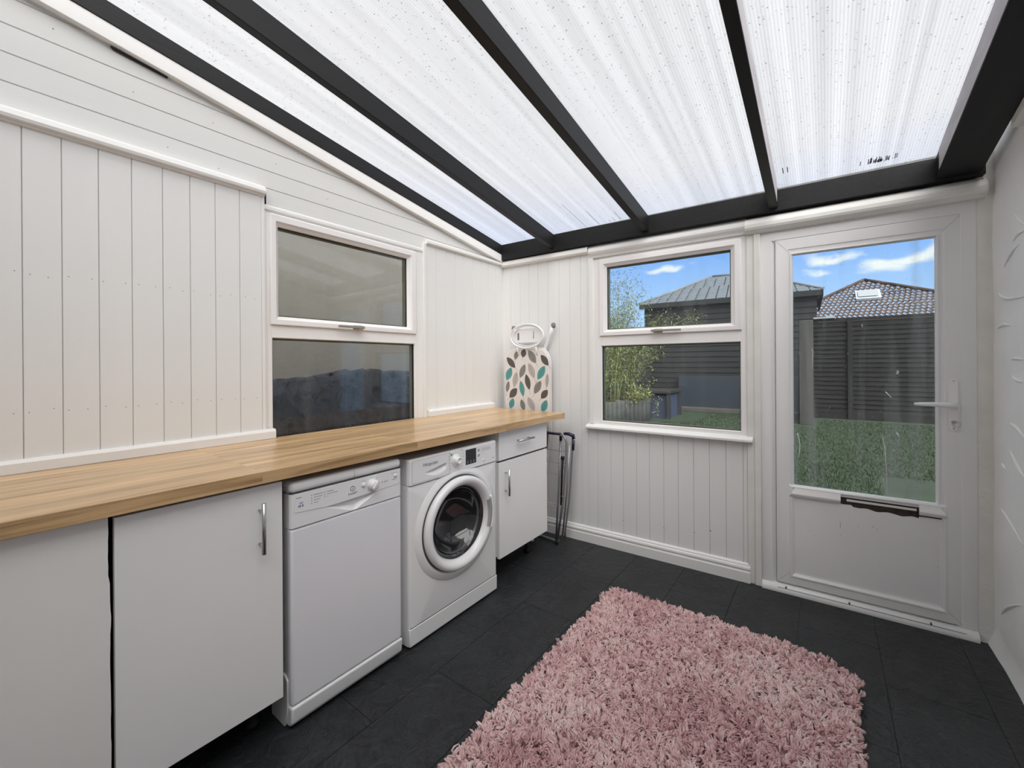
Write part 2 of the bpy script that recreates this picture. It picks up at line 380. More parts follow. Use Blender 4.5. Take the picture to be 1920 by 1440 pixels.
def tag(o, label=None, cat=None, group=None, kind=None):
    for k, v in (('label', label), ('category', cat), ('group', group), ('kind', kind)):
        if v: o[k] = v
    return o
def thing(name, label, cat, base=(0, 0, 0), frame=None, group=None, kind=None):
    o = bpy.data.objects.new(name, None); COL.objects.link(o); o.empty_display_size = .05
    o.matrix_world = (frame or I4) @ Matrix.Translation(Vector(base)); o['_b'] = tuple(base)
    return tag(o, label, cat, group, kind)
def structure(name, label=None, cat=None, base=(0, 0, 0), frame=None):
    return thing(name, label, cat, base, frame, None, 'structure')

def text_obj(name, body, size, loc, frame, root, material, along='L', align='CENTER', extrude=.0003):
    cu = bpy.data.curves.new(name, 'FONT'); cu.body = body; cu.size = size; cu.align_x = align; cu.align_y = 'CENTER'; cu.extrude = extrude
    cu.materials.append(material)
    tmp = bpy.data.objects.new('tmp', cu); COL.objects.link(tmp)
    me = bpy.data.meshes.new_from_object(tmp.evaluated_get(bpy.context.evaluated_depsgraph_get()))
    bpy.data.objects.remove(tmp); o = bpy.data.objects.new(name, me); COL.objects.link(o)
    if not me.materials: me.materials.append(material)
    o.parent = root; b = Vector(root['_b'])
    o.location = Vector(loc)-b
    o.rotation_euler = (math.pi/2, 0, math.pi/2) if along == 'L' else (math.pi/2, 0, 0)
    return o

# ================================================================== SETTING
ROOF_S, ROOF_K = .168, 2.230            # panel plane: z = ROOF_K - ROOF_S*y
def rz(y, d=0): return ROOF_K-ROOF_S*y-d
Y0 = -3.6; XR = 2.79

# floor: riven slate tiles 0.30 x 0.60 in staggered columns
def build_floor():
    root = structure('floor', 'black riven slate tiled floor')
    g = MB(); g.box(-.05, XR+.1, Y0-.1, .16, -.08, -.003)
    build('joint_bed', g, m_grout, root)
    t = MB(); xs = [-.06, .24, .54, .84, 1.145, 1.45, 1.755, 2.06, 2.365, 2.67, 2.85]
    offs = {0: 0.1, 1: .3, 2: .05, 3: -.25, 4: .05, 5: .32, 6: .02, 7: .35, 8: .1, 9: .27}
    for i in range(len(xs)-1):
        y = -4.2+offs[i]
        while y < .14:
            a, b = max(y, Y0), min(y+.6, .135 if i > 3 else .1)
            if b-a > .02:
                h = random.uniform(-.0004, .0004)
                t.box(xs[i]+.0008, xs[i+1]-.0008, a+.0008, b-.0008, -.01, h)
            y += .6
    build('slate_tiles', t, m_slate, root, bevel=.0008, segs=1)
build_floor()

def vboards(mb, edges, z0, z1, fn, t=.0, th=.012, c=.0022):
    """tongue and groove boards with a V groove at every edge, front face at out=t"""
    for i in range(len(edges)-1):
        a, b = edges[i], edges[i+1]
        poly = [(a, t-th), (a+.0004, t-c*1.6), (a+c, t), (b-c, t), (b-.0004, t-c*1.6), (b, t-th)]
        mb.prism(poly, lambda p, q, z: fn(p, q, z), z0, z1)

def nails(mb, pts, fn, t, r=.0016):
    for (a, z) in pts:
        n = 6; v = [fn(a, t+.0007, z)]+[fn(a+r*math.cos(6.283*k/n), t+.0004, z+r*math.sin(6.283*k/n)) for k in range(n)]
        mb.add(v, [(0, 1+k, 1+(k+1) % n) for k in range(n)])

# ---- left wall
LW_Y0, LW_Y1 = -1.742, -.812            # window opening
def build_wall_left():
    root = structure('wall_left', 'white wood panelled wall behind the worktop')
    s = MB()
    for (a, b, c, d) in ((Y0, LW_Y0, 0, 2.0), (LW_Y1, .12, 0, 2.0), (LW_Y0, LW_Y1, 0, .80)): s.box(-.10, -.012, a, b, c, d)
    s.prism([(Y0, 2.0), (.12, 2.0), (.12, rz(.12)-.03), (Y0, rz(Y0)-.03)], lambda y, z, x: (x, y, z), -.10, -.012)
    build('wall_core', s, m_board_h, root)
    # upright boards left of the window
    b = MB(); ed = [-2.47-.0873*k for k in range(13, 0, -1)]+[-2.471, -2.385, -2.297, -2.210, -2.121, -2.035, -1.949, -1.859, -1.772]
    vboards(b, ed, .03, 2.085, fL, .02, .032)
    b.cur = 1
    pts = []
    for i in range(len(ed)-1):
        for zz in (1.585, 1.13):
            for k in (.015, .062): pts.append((ed[i]+k+random.uniform(-.008, .008), zz+random.uniform(-.006, .006)))
    nails(b, pts, fL, .02)
    build('upright_boards', b, [m_board_v, m_seam], root)
    e = MB(); e.box(-.012, .018, -1.772, -1.757, .9, 2.085); e.box(-.012, .0, -1.757, -1.742, .9, 2.10); build('edge_board', e, m_trim, root, bevel=.002)
    # right of the window
    b = MB(); ed = [-.797+.0885*k for k in range(9)]+[.0]
    ed = [e_ for e_ in ed if e_ < -.02]+[.012]
    vboards(b, ed, .0, 2.085, fL, .006, .018); b.cur = 1
    nails(b, [(e_+.03, 1.93+random.uniform(-.02, .02)) for e_ in ed[:-1]], fL, .006)
    build('upright_boards', b, [m_board_v, m_seam], root)
    e = MB(); e.box(-.012, .014, -.823, -.799, .9, 2.075); build('edge_board', e, m_trim, root, bevel=.002)
    # long planks above
    pl = MB(); zs = [2.035, 2.120, 2.203, 2.298, 2.391, 2.482, 2.573, 2.665, 2.756, 2.85]
    for i in range(len(zs)-1):
        a, b_ = zs[i], zs[i+1]; c = .0025
        poly = [(-.012, a), (-.004, a+.0004), (0, a+c), (0, b_-c), (-.004, b_-.0004), (-.012, b_)]
        # cut to the roof slope: plank ends where the roof board starts
        ye = min(.0, (ROOF_K-.075-b_)/ROOF_S); ye2 = min(.0, (ROOF_K-.075-a)/ROOF_S)
        if ye < Y0: continue
        n = len(poly)
        def yend(z): return min(.0, (ROOF_K-.08-z)/ROOF_S)
        v = [(x, Y0, z) for x, z in poly]+[(x, yend(z), z) for x, z in poly]
        pl.add(v, [tuple(range(n))[::-1], tuple(range(n, 2*n))]+[(k, (k+1) % n, n+(k+1) % n, n+k) for k in range(n)])
    pl.cur = 1
    for (y, z) in ((-2.40, 2.44), (-2.20, 2.33), (-1.95, 2.33), (-2.1, 2.16), (-1.93, 2.14), (-1.70, 2.25), (-1.45, 2.16), (-1.6, 2.34), (-.6, 2.14)): nails(pl, [(y, z)], fL, .0, .0022)
    build('long_planks', pl, [m_board_h, m_capgrey], root)
    # strips: cap over the upright boards, and the lining above the window
    c = MB(); c.prism([(.0, 2.062), (.028, 2.066), (.032, 2.074), (.043, 2.076), (.046, 2.086), (.040, 2.104), (.024, 2.115), (.0, 2.119)], lambda x, z, y: (x, y, z), Y0, -1.760)
    build('cap_strip', c, m_trim, root)
    c = MB(); c.prism([(.0, 2.072), (.014, 2.074), (.026, 2.080), (.026, 2.095), (.014, 2.104), (.0, 2.108)], lambda x, z, y: (x, y, z), -.797, -.008)
    build('cap_strip', c, m_trim, root)
    # board that follows the roof slope, with the gap under its edge
    t = MB(); t.prism([(Y0, rz(Y0, .142)), (-.02, rz(-.02, .137)), (-.02, rz(-.02, .068)), (Y0, rz(Y0, .068))], lambda y, z, x: (x, y, z), .0, .030)
    build('sloping_board', t, m_trim, root, bevel=.0015)
    g = MB(); g.prism([(-2.262, 2.465), (-2.10, 2.441), (-2.10, 2.436), (-2.255, 2.456)], lambda y, z, x: (x, y, z), .0003, .008)
    build('gap', g, m_rubber, root)
build_wall_left()
b = MB(); b.prism([(.006, .9335), (.036, .9335), (.036, .966), (.030, .976), (.006, .978)], lambda x, z, y: (x, y, z), Y0, -1.722)
tag(build('trim_1', b, m_trim), 'white upstand strip at the back of the worktop, left of the window', kind='structure')
b = MB(); b.prism([(.006, .9335), (.036, .9335), (.036, .966), (.030, .974), (.006, .975)], lambda x, z, y: (x, y, z), -.797, -.145)
tag(build('trim_2', b, m_trim), 'short white upstand strip right of the left window', kind='structure')

# ---- windows
def make_window(name, label, frame, fn, A0, A1, Z0, Z1, sash, upper, lower, hose, gl, flip, zt=(1.405, 1.470), dark_top=.012, gap=.0):
    root = structure(name, label, None, fn((A0+A1)/2, 0, Z0), frame)
    f = MB()
    # outer frame profile: lip, slope to the glass
    f.box(*[k for pr in zip(fn(A0, -.055, Z0), fn(lower[0]-.004, .0, Z1)) for k in pr])
    f.box(*[k for pr in zip(fn(lower[1]+.004, -.055, Z0), fn(A1, .0, Z1)) for k in pr])
    f.box(*[k for pr in zip(fn(lower[0]-.005, -.055, Z0), fn(lower[1]+.005, .0, lower[2]-.004)) for k in pr])
    f.box(*[k for pr in zip(fn(lower[0]-.005, -.055, lower[3]+.004), fn(lower[1]+.005, .0, sash[2])) for k in pr])
    f.box(*[k for pr in zip(fn(lower[0]-.005, -.055, sash[3]), fn(lower[1]+.005, .0, Z1)) for k in pr])
    build('window_frame', f, m_upvc, root, bevel=.0025)
    bd = MB(); bd.ring((lower[0]-.006, lower[1]+.006, lower[2]-.006, lower[3]+.006), [(0, -.02), (0, .001), (.004, .001), (.008, -.009), (.008, -.02)], fn)
    build('glazing_bead', bd, m_upvc, root)
    s = MB(); w = .05; sd = [(abs(a_-b_)+.002)/w for a_, b_ in zip(upper, sash)]; sd = (sd[0], sd[1], sd[2], sd[3])
    s.ring(sash, [(0, -.04), (0, .010), (.004, .014), (.030, .014), (.036, .004), (w-.003, -.002), (w, -.008), (w, -.04)], fn, sd)
    sa = build('opening_sash', s, m_upvc, root, bevel=.0012)
    g = MB(); g.ring((upper[0]-.003, upper[1]+.003, upper[2]-.003, upper[3]+.003), [(0, -.022), (0, -.007), (.0055, -.009), (.0055, -.022)], fn)
    build('gasket', g, m_gasket, sa)
    g = MB(); g.ring((lower[0]-.001, lower[1]+.001, lower[2]-.001, lower[3]+.001), [(0, -.024), (0, -.008), (.0055, -.010), (.0055, -.024)], fn)
    build('gasket', g, m_gasket, root)
    for rr, par in ((upper, sa), (lower, root)):
        g = MB(); g.ring(rr, [(0, -.044), (0, -.023), (.009, -.025), (.009, -.044)], fn); build('glazing_spacer', g, m_spacer, par)
        p = MB(); a = fn(rr[0]-.002, -.046, rr[2]-.002); c = fn(rr[1]+.002, -.018, rr[3]+.002)
        p2 = MB(); lo = fn(rr[0]-.002, -.020, rr[2]-.002); hi = fn(rr[1]+.002, -.0175, rr[3]+.002)
        p2.box(lo[0], hi[0], lo[1], hi[1], lo[2], hi[2])
        lo = fn(rr[0]-.002, -.047, rr[2]-.002); hi = fn(rr[1]+.002, -.0445, rr[3]+.002)
        p2.box(lo[0], hi[0], lo[1], hi[1], lo[2], hi[2])
        build('pane', p2, gl, par)
    # catch handle
    a0, a1, ap, zh = hose
    h = MB(); lo = fn(ap-.030, .012, zh-.014); hi = fn(ap+.030, .022, zh+.012); h.box(lo[0], hi[0], lo[1], hi[1], lo[2], hi[2])
    hd = build('handle', h, m_handle, sa, bevel=.003)
    h = MB(); h.tube([fn(ap, .02, zh-.001), fn(ap, .040, zh+.001)], .011, 14)
    end = a0 if abs(a0-ap) > abs(a1-ap) else a1
    e2 = a1 if end == a0 else a0
    lo = fn(e2, .034, zh-.007); hi = fn(end, .045, zh+.007); h.box(lo[0], hi[0], lo[1], hi[1], lo[2], hi[2])
    build('lever', h, m_handle, hd, bevel=.003)
    return root
make_window('window_1', 'white plastic window over the worktop looking onto a tarpaulin', I4, fL, -1.742, -.868, .80, 2.012,
            (-1.732, -.879, 1.472, 2.004), (-1.693, -.938, 1.513, 1.951), (-1.720, -.886, .84, 1.410), (-1.415, -1.262, -1.288, 1.487), m_glass_l, 1)
w2 = make_window('window_2', 'white plastic window onto the garden beside the door', FRAME_B, fB, .822, 1.800, .845, 2.022,
            (.868, 1.774, 1.468, 2.003), (.920, 1.716, 1.510, 1.951), (.880, 1.766, .872, 1.400), (1.245, 1.435, 1.285, 1.487), m_glass, 1)

def build_win_trims():
    # left window lining boards
    t = MB(); t.prism([(-.055, 2.012), (.002, 2.012), (.008, 2.018), (.008, 2.034), (.003, 2.040), (-.055, 2.040)], lambda x, z, y: (x, y, z), -1.757, -.823)
    t.box(-.055, .002, -.868, -.823, .84, 2.012)
    t.box(-.055, .001, -1.757, -1.742, .84, 2.012)
    tag(build('trim_3', t, m_trim, bevel=.002), 'white wooden lining around the left window', kind='structure')
    # sill of the garden window
    s = MB(); s.prism([(0, .815), (.042, .815), (.047, .820), (.047, .832), (.040, .838), (.0, .850)], lambda o, z, u: fB(u, o, z), .772, 1.831)
    tag(build('trim_4', s, m_trim, frame=FRAME_B, bevel=.0015), 'narrow white sill under the garden window', kind='structure')
    s = MB(); s.box(.790, .822, .0, -.014, .850, 2.06); s.box(.796, .826, .0, -.005, .85, 2.02)
    tag(build('trim_5', s, m_trim, frame=FRAME_B, bevel=.002), 'white upright lining left of the garden window', kind='structure')
    s = MB(); s.prism([(0, 2.022), (.012, 2.022), (.018, 2.036), (.030, 2.050), (.036, 2.062), (.036, 2.078), (.020, 2.100), (.0, 2.118)], lambda o, z, u: fB(u, o, z), .795, 1.800)
    tag(build('trim_6', s, m_trim, frame=FRAME_B), 'stepped white head board over the garden window', kind='structure')
    # post between window and door
    s = MB(); s.box(1.800, 1.838, .04, -.012, 0, 2.06); s.box(1.838, 1.872, .04, -.020, 0, 2.06)
    tag(build('trim_7', s, m_old_trim, frame=FRAME_B, bevel=.0025), 'white painted post between the garden window and the door', kind='structure')
    s = MB(); s.prism([(0, 2.012), (.03, 2.014), (.052, 2.030), (.058, 2.042), (.058, 2.060), (.050, 2.078), (.030, 2.096), (.0, 2.112)], lambda o, z, u: fB(u, o, z), 1.797, 2.770)
    tag(build('trim_8', s, m_old_trim, frame=FRAME_B), 'worn white head board over the garden door', kind='structure')
build_win_trims()

# ---- back wall
def build_wall_back():
    root = structure('wall_back', 'white boarded wall with the garden window and door', None, (0, 0, 0), FRAME_B)
    s = MB()
    for (a, b, c, d) in ((-.10, .79, 0, 2.25), (.79, 1.83, 0, .815), (.79, 2.9, 2.02, 2.25)): s.box(a, b, .012, .12, c, d)
    build('wall_core', s, m_board_v, root)
    b = MB(); ed = [.0, .082, .178, .263, .348, .438, .535, .628, .716, .772]
    vboards(b, [-.0]+ed[1:], .0, 2.075, fB, .0, .012)
    b.cur = 1
    nails(b, [(e+.05, 1.6+random.uniform(-.02, .02)) for e in ed[:-1]]+[(.31, 1.78), (.52, .5)], fB, 0)
    build('upright_boards', b, [m_board_v, m_seam], root)
    b = MB(); ed = [.772, .845, .945, 1.035, 1.129, 1.217, 1.311, 1.403, 1.497, 1.590, 1.683, 1.776, 1.800]
    vboards(b, ed, .0, .818, fB, .0, .012); b.cur = 1
    nails(b, [(1.595, .25), (1.592, .253), (1.31, .21), (1.03, .20), (1.50, .22)], fB, 0, .003)
    build('upright_boards', b, [m_board_v, m_seam], root)
    e = MB(); e.box(.772, .790, .012, -.004, .815, 2.075); build('edge_board', e, m_trim, root, bevel=.002)
    c = MB(); c.prism([(.0, 2.060), (.026, 2.063), (.034, 2.072), (.034, 2.096), (.026, 2.108), (.0, 2.116)], lambda o, z, u: fB(u, o, z), .004, .787)
    build('cap_strip', c, m_trim, root)
    # strip between the door frame and the right wall
    r = MB(); 
    n = 40; v = []; f = []
    for i in range(n+1):
        z = -.0+2.3*i/n
        for k, (u, o) in enumerate(((2.742, .0), (2.752, .010), (2.778, .012), (2.83, .014))):
            q = noise.noise(Vector((u*30, z*9, 3)))*.004
            v.append(fB(u, o+q, z))
    for i in range(n):
        for k in range(3): f.append((i*4+k, i*4+k+1, i*4+k+5, i*4+k+4))
    r.add(v, f, True); r.box(2.742, 2.9, .12, .005, 0, 2.3)
    build('plaster_reveal', r, m_plaster_old, root, recalc=False)
build_wall_back()

# skirting
s = MB(); s.prism([(0, -.002), (.024, -.002), (.024, .058), (.019, .066), (.019, .074), (.024, .078), (.022, .088), (.014, .094), (.014, .100), (.008, .106), (0, .108)], lambda o, z, u: fB(u, o, z), .0, 1.813)
tag(build('baseboard_back', s, m_trim, frame=FRAME_B), 'moulded white skirting board under the garden window', kind='structure')

# right wall, with trowelled ridges
def build_wall_right():
    root = structure('wall_right', 'white rough plastered wall with trowel ridges')
    b = MB(); ny, nz = 90, 70; v = []; f = []
    for i in range(ny+1):
        y = Y0+(.135-Y0)*i/ny
        for j in range(nz+1):
            z = -.01+(rz(y)+.02)*j/nz
            q = noise.noise(Vector((y*3, z*3, 0)))*.006+noise.noise(Vector((y*12, z*12, 5)))*.0015
            foot = max(0, .06-z)*.35
            v.append((XR-q-foot+.004, y, z))
    for i in range(ny):
        for j in range(nz): f.append((i*(nz+1)+j, i*(nz+1)+j+1, (i+1)*(nz+1)+j+1, (i+1)*(nz+1)+j))
    b.add(v, f, True); b.box(XR+.02, XR+.14, Y0, .14, -.05, 2.2)
    build('plaster_face', b, m_plaster, root, recalc=False)
    r = MB()
    strokes = [((-.23, 1.73), (-.14, 1.71), (-.06, 1.67)), ((.0, 1.58), (-.08, 1.54), (-.29, 1.52)), ((.02, 1.42), (-.06, 1.43), (-.14, 1.42)), ((-.12, 1.28), (-.2, 1.286), (-.29, 1.28)),
               ((-.15, 1.22), (-.21, 1.2), (-.29, 1.2)), ((-.11, 1.02), (-.2, 1.01), (-.28, .98)), ((-.12, .91), (-.21, .86), (-.28, .83)), ((0, .64), (-.11, .62), (-.28, .56)),
               ((-.01, .18), (-.11, .26), (-.28, .35)), ((-.02, .84), (-.05, .83), (-.08, .82)), ((-.18, 1.87), (-.24, 1.82), (-.29, 1.79)), ((-.29, 1.77), (-.22, 1.77), (-.16, 1.75))]
    rnd = random.Random(3)
    for k in range(60):
        y = rnd.uniform(-3.4, -.35); z = rnd.uniform(.2, 2.2); a = rnd.uniform(-.8, .8); l = rnd.uniform(.08, .25)
        strokes.append(((y, z), (y+l*.5, z+a*l*.3), (y+l, z+a*l)))
    for (p, q, w) in strokes:
        pts = []
        for i in range(9):
            t = i/8; y = (1-t)**2*p[0]+2*t*(1-t)*(2*q[0]-(p[0]+w[0])/2)+t*t*w[0]; z = (1-t)**2*p[1]+2*t*(1-t)*(2*q[1]-(p[1]+w[1])/2)+t*t*w[1]
            pts.append((XR+.004, y, z+rnd.uniform(-.0015, .0015)))
        r.tube(pts, [-.0005+.0075*math.sin(math.pi*min(1, (i+.5)/8.5)) for i in range(9)], 8)
    build('trowel_ridge', r, m_plaster, root)
build_wall_right()
b = MB(); b.box(-.1, XR+.14, Y0-.12, Y0, -.05, 2.95)
tag(build('wall_front', b, m_plaster), 'white house wall at the high side of the room', kind='structure')

# ---- roof
def sheet(i, x0, x1, lab):
    b = MB(); b.prism([(Y0-.1, rz(Y0-.1)), (.42, rz(.42)), (.42, rz(.42)+.010), (Y0-.1, rz(Y0-.1)+.010)], lambda y, z, x: (x, y, z), x0, x1)
    c = build('ceiling' if i == 0 else 'ceiling.%03d' % i, b, m_poly)
    tag(c, lab, kind='structure')
sheet(0, -.12, .502, 'narrow clear ribbed roof sheet next to the left wall')
sheet(1, .502, 1.214, 'ribbed roof sheet between the second and third rafters')
sheet(2, 1.214, 1.944, 'ribbed roof sheet between the third and fourth rafters')
sheet(3, 1.944, 2.90, 'streaky ribbed roof sheet beside the right wall')

def algae():
    par = bpy.data.objects['ceiling.001']; rnd = random.Random(6); b = MB()
    def st(x, y, l, w=.0025): b.add([(x-w/2, y, rz(y, .0012)), (x+w/2, y, rz(y, .0012)), (x+w/2, y-l, rz(y-l, .0012)), (x-w/2, y-l, rz(y-l, .0012))], [(0, 1, 2, 3)])
    for x, l in ((.80, .33), (.90, .19), (1.02, .05), (.985, .03), (1.06, .11)): st(x, -.04, l)
    o = build('algae_streak', b, m_seam, None, recalc=False); o.parent = par
    b = MB()
    for k in range(34): st(2.33+.11*rnd.random()+.02*math.sin(k), -.045-rnd.random()*.01, rnd.uniform(.005, .05), .003)
    for x in (2.00, 2.02): st(x, -.14, .05, .004)
    o = build('algae_streak', b, m_seam, None, recalc=False); o.parent = bpy.data.objects['ceiling.003']
algae()

def rafter(x0, x1, lab, bare=None, depth=.1, dtop=.0):
    root = thing('roof_rafter', lab, 'rafter', ((x0+x1)/2, .0, rz(0, depth)), group='black sloping roof rafters')
    b = MB(); y1 = .02
    b.prism([(Y0, rz(Y0, depth)), (y1, rz(y1, depth)), (y1, rz(y1, .0005)), (Y0, rz(Y0, .0005))], lambda y, z, x: (x, y, z), x0, x1)
    build('timber', b, m_black, root, bevel=.002)
    if bare:
        xx = (x1, x1+.0012) if bare > 0 else (x0-.0012, x0)
        b = MB(); b.prism([(Y0, rz(Y0, depth-.004)), (-.05, rz(-.05, depth-.004)), (-.05, rz(-.05, .001)), (Y0, rz(Y0, .001))], lambda y, z, x: (x, y, z), *xx)
        tag(build('unpainted_side', b, m_bare, root), 'bare greyish unpainted side of the timber')
rafter(-.004, .034, 'thin black rafter along the top of the left wall', depth=.078)
rafter(.487, .525, 'second black rafter from the left wall, ending near the corner')
rafter(1.193, 1.238, 'black rafter meeting the beam above the left end of the garden window')
rafter(1.920, 1.963, 'black rafter with a pale edge meeting the beam between window and door', bare=1)
rafter(2.600, 2.752, 'widest black rafter, along the top of the right wall', bare=-1)
b = MB(); b.box(-.004, 2.765, .05, -.048, 2.113, 2.238)
tag(build('eaves_beam', b, m_black, frame=FRAME_B, bevel=.003), 'thick black horizontal beam over the garden window and door', 'beam')
b = MB(); b.prism([(Y0, rz(Y0, .13)), (-.32, rz(-.32, .13)), (-.32, rz(-.32, .05)), (Y0, rz(Y0, .05))], lambda y, z, x: (x, y, z), 2.752, 2.79)
tag(build('trim_9', b, m_old_trim), 'off-white strip between the wide rafter and the right wall', kind='structure')

# ---- garden door
def build_door():
    root = structure('door_1', 'white part-glazed garden door', None, (2.3, 0, 0), FRAME_B)
    R = (1.872, 2.744, -.055, 2.014)
    f = MB(); f.ring(R, [(0, -.06), (0, .004), (.012, .008), (.052, .008), (.060, -.002), (.070, -.010), (.070, -.06)], fB)
    build('door_frame', f, m_door_upvc, root, bevel=.001)
    # threshold
    t = MB(); t.prism([(-.05, -.01), (.030, -.01), (.034, .010), (.028, .026), (.014, .038), (-.05, .040)], lambda o, z, u: fB(u, o, z), 1.872, 2.744)
    th = build('threshold', t, m_door_upvc, root, bevel=.0015)
    t = MB(); t.box(1.95, 2.70, -.0285, -.0300, .0265, .0278); 
    for u in (1.99, 2.27, 2.58): t.tube([fB(u, .022, .034), fB(u, .031, .031)], .004, 8)
    build('weather_strip', t, m_seam, th)
    # leaf
    lf = MB(); leaf = (1.945, 2.697, .046, 1.962); gl = (2.027, 2.606, .583, 1.868)
    lf.ring(leaf, [(0, -.05), (0, .002), (.005, .006), (.060, .006), (.064, .002), (.082, .0), (.084, -.012), (.084, -.05)], fB)
    L = build('door_leaf', lf, m_door_upvc, root, bevel=.001)
    m = MB(); m.box(2.020, 2.626, .045, -.0, .500, .592); build('mid_rail', m, m_door_upvc, L, bevel=.001)
    # lower panel with its bead
    p = MB(); p.box(2.02, 2.63, .03, -.0005, .10, .52); 
    P = build('lower_panel', p, m_door_upvc, L)
    bd = MB(); bd.ring((2.005, 2.646, .085, .60), [(0, -.005), (0, .004), (.010, .012), (.016, .011), (.022, .004), (.026, .003), (.032, -.001), (.032, -.005)], fB)
    # keep only the bottom and side runs: top run is the broken bead below
    build('panel_bead', bd, m_door_upvc, L)
    sc = MB()
    for (u, z, l, w) in ((2.235, .42, .03, .0022), (2.236, .365, .006, .002), (2.12, .34, .005, .002), (2.31, .43, .006, .002), (2.37, .44, .010, .002), (2.385, .43, .008, .0015), (2.61, .30, .006, .002)):
        sc.box(u-w/2, u+w/2, -.0008, -.0014, z-l/2, z+l/2)
    tag(build('scuff_mark', sc, m_grey_pl, P), 'grey scuffs on the white panel')
    # glass bead
    g = MB(); g.ring((gl[0]-.012, gl[1]+.012, gl[2]-.012, gl[3]+.012), [(0, -.01), (0, .005), (.006, .006), (.012, -.006), (.012, -.02)], fB)
    build('glazing_bead', g, m_door_upvc, L)
    q = MB(); q.box(gl[0]-.002, gl[1]+.002, .012, .0145, gl[2]-.002, gl[3]+.002); q.box(gl[0]-.002, gl[1]+.002, .036, .0385, gl[2]-.002, gl[3]+.002)
    G = build('pane', q, m_glass_d, L)
    k = MB()
    def mark(pts, r): k.tube([fB(u, -.0105, z) for u, z in pts], r, 5, flat=.4)
    mark([(2.046, .887), (2.054, .855), (2.058, .821), (2.056, .78), (2.048, .74)], .0018)
    mark([(2.411, .892), (2.416, .85), (2.417, .84)], .0011); mark([(2.418, .86), (2.425, .72), (2.428, .615)], .0010)
    mark([(2.412, .69), (2.412, .67)], .001); mark([(2.454, .836), (2.456, .833)], .003)
    mark([(2.423, 1.125), (2.434, 1.111), (2.445, 1.097)], .0026); mark([(2.114, 1.346), (2.120, 1.34), (2.118, 1.29), (2.116, 1.239)], .0012)
    mark([(2.462, .923), (2.470, .915), (2.472, .903)], .0035); mark([(2.145, .663), (2.148, .663)], .003)
    mark([(2.466, 1.232), (2.472, 1.226), (2.468, 1.215), (2.464, 1.222)], .003); mark([(2.33, 1.47), (2.332, 1.455)], .0015); mark([(2.27, 1.32), (2.272, 1.32)], .002)
    tag(build('paint_fleck', k, m_white_wire, G), 'white paint flecks and drips on the glass')
    # broken bead on the mid rail
    prof = [(0, .540), (.012, .536), (.020, .548), (.022, .556), (.016, .572), (.010, .590), (.0, .592)]
    for (a, b_, ma, mb2) in ((2.004, 2.236, 1, 0), (2.543, 2.648, 0, 1)):
        w = MB(); n = len(prof)
        v = [fB(a+(ma*(z-.530)*.5 if ma else 0), o, z) for o, z in prof]+[fB(b_-(mb2*(z-.530)*.5 if mb2 else 0), o, z) for o, z in prof]
        w.add(v, [tuple(range(n))[::-1], tuple(range(n, 2*n))]+[(i, (i+1) % n, n+(i+1) % n, n+i) for i in range(n)])
        tag(build('bead', w, m_trim, L), 'surviving length of white glazing bead')
    w = MB(); n = 46; v = []; f = []
    for i in range(n+1):
        u = 2.236+.307*i/n
        lo = .527+.010*noise.noise(Vector((u*22, 1, 0)))-.010*(i/n)+(.008 if i < 8 else 0)
        for (o, z) in ((.001, .588), (.0035, .580), (.003, .566+.003*noise.noise(Vector((u*60, 0, 0)))), (.0012, lo)): v.append(fB(u, o, z))
    for i in range(n):
        for j in range(3): f.append((i*4+j, (i+1)*4+j, (i+1)*4+j+1, i*4+j+1))
    w.add(v, f); w.box(2.50, 2.64, -.001, -.004, .528, .536)
    tag(build('rotten_gap', w, m_dark, L, recalc=False), 'dark mouldy gap where the bead has broken off')
    w = MB(); w.box(2.238, 2.541, .0, -.0075, .581, .588); w.box(2.262, 2.535, .0, -.0055, .551, .562); build('exposed_rail', w, m_old_trim, L, bevel=.0015)
    # mitre seams
    ms = MB()
    for (u0, z0, u1, z1) in ((1.949, 1.958, 2.010, 1.885), (2.693, 1.958, 2.625, 1.885), (1.949, .050, 2.010, .115), (2.693, .050, 2.640, .105)):
        d = Vector((u1-u0, 0, z1-z0)); nrm = Vector((-d.z, 0, d.x)).normalized()*.0006
        ps = [Vector((u0, 0, z0)), Vector((u1, 0, z1))]; v = []
        for o in (.0058, .0068):
            for p in ps:
                for sgn in (-1, 1): v.append((p.x+sgn*nrm.x, -o, p.z+sgn*nrm.z))
        ms.add(v, [(4, 5, 7, 6)])
    build('mitre_seam', ms, m_grey_pl, L, recalc=False)
    # handle
    h = MB(); cu = 2.664; pts = []
    for k in range(13): a = math.pi*k/12; pts.append((cu+.0165*math.cos(a), 1.178+.0165*math.sin(a)))
    for k in range(13): a = math.pi+math.pi*k/12; pts.append((cu+.0165*math.cos(a), .968+.0165*math.sin(a)))
    h.prism(pts, lambda u, z, o: fB(u, o, z), .005, .014)
    H = build('door_handle', h, m_upvc, L, bevel=.002)
    l = MB(); l.tube([fB(cu, .012, 1.072), fB(cu, .040, 1.073)], .0135, 16)
    l.tube([fB(cu+.006, .046, 1.072), fB(cu-.03, .050, 1.074), fB(cu-.08, .053, 1.076), fB(cu-.125, .051, 1.075), fB(cu-.142, .043, 1.074)], [.015, .013, .0105, .0085, .006], 14, flat=.7)
    build('lever', l, m_white_wire, H)
    kk = MB(); kk.tube([fB(cu, .013, .992), fB(cu, .020, .992)], .0075, 12); kk.tube([fB(cu, .018, 1.186), fB(cu, .0145, 1.186)], .003, 8); kk.tube([fB(cu, .018, .963), fB(cu, .0145, .963)], .003, 8)
    build('keyhole', kk, m_handle, H)
    ky = MB(); ky.box(cu-.001, cu+.001, -.020, -.034, .986, .998)
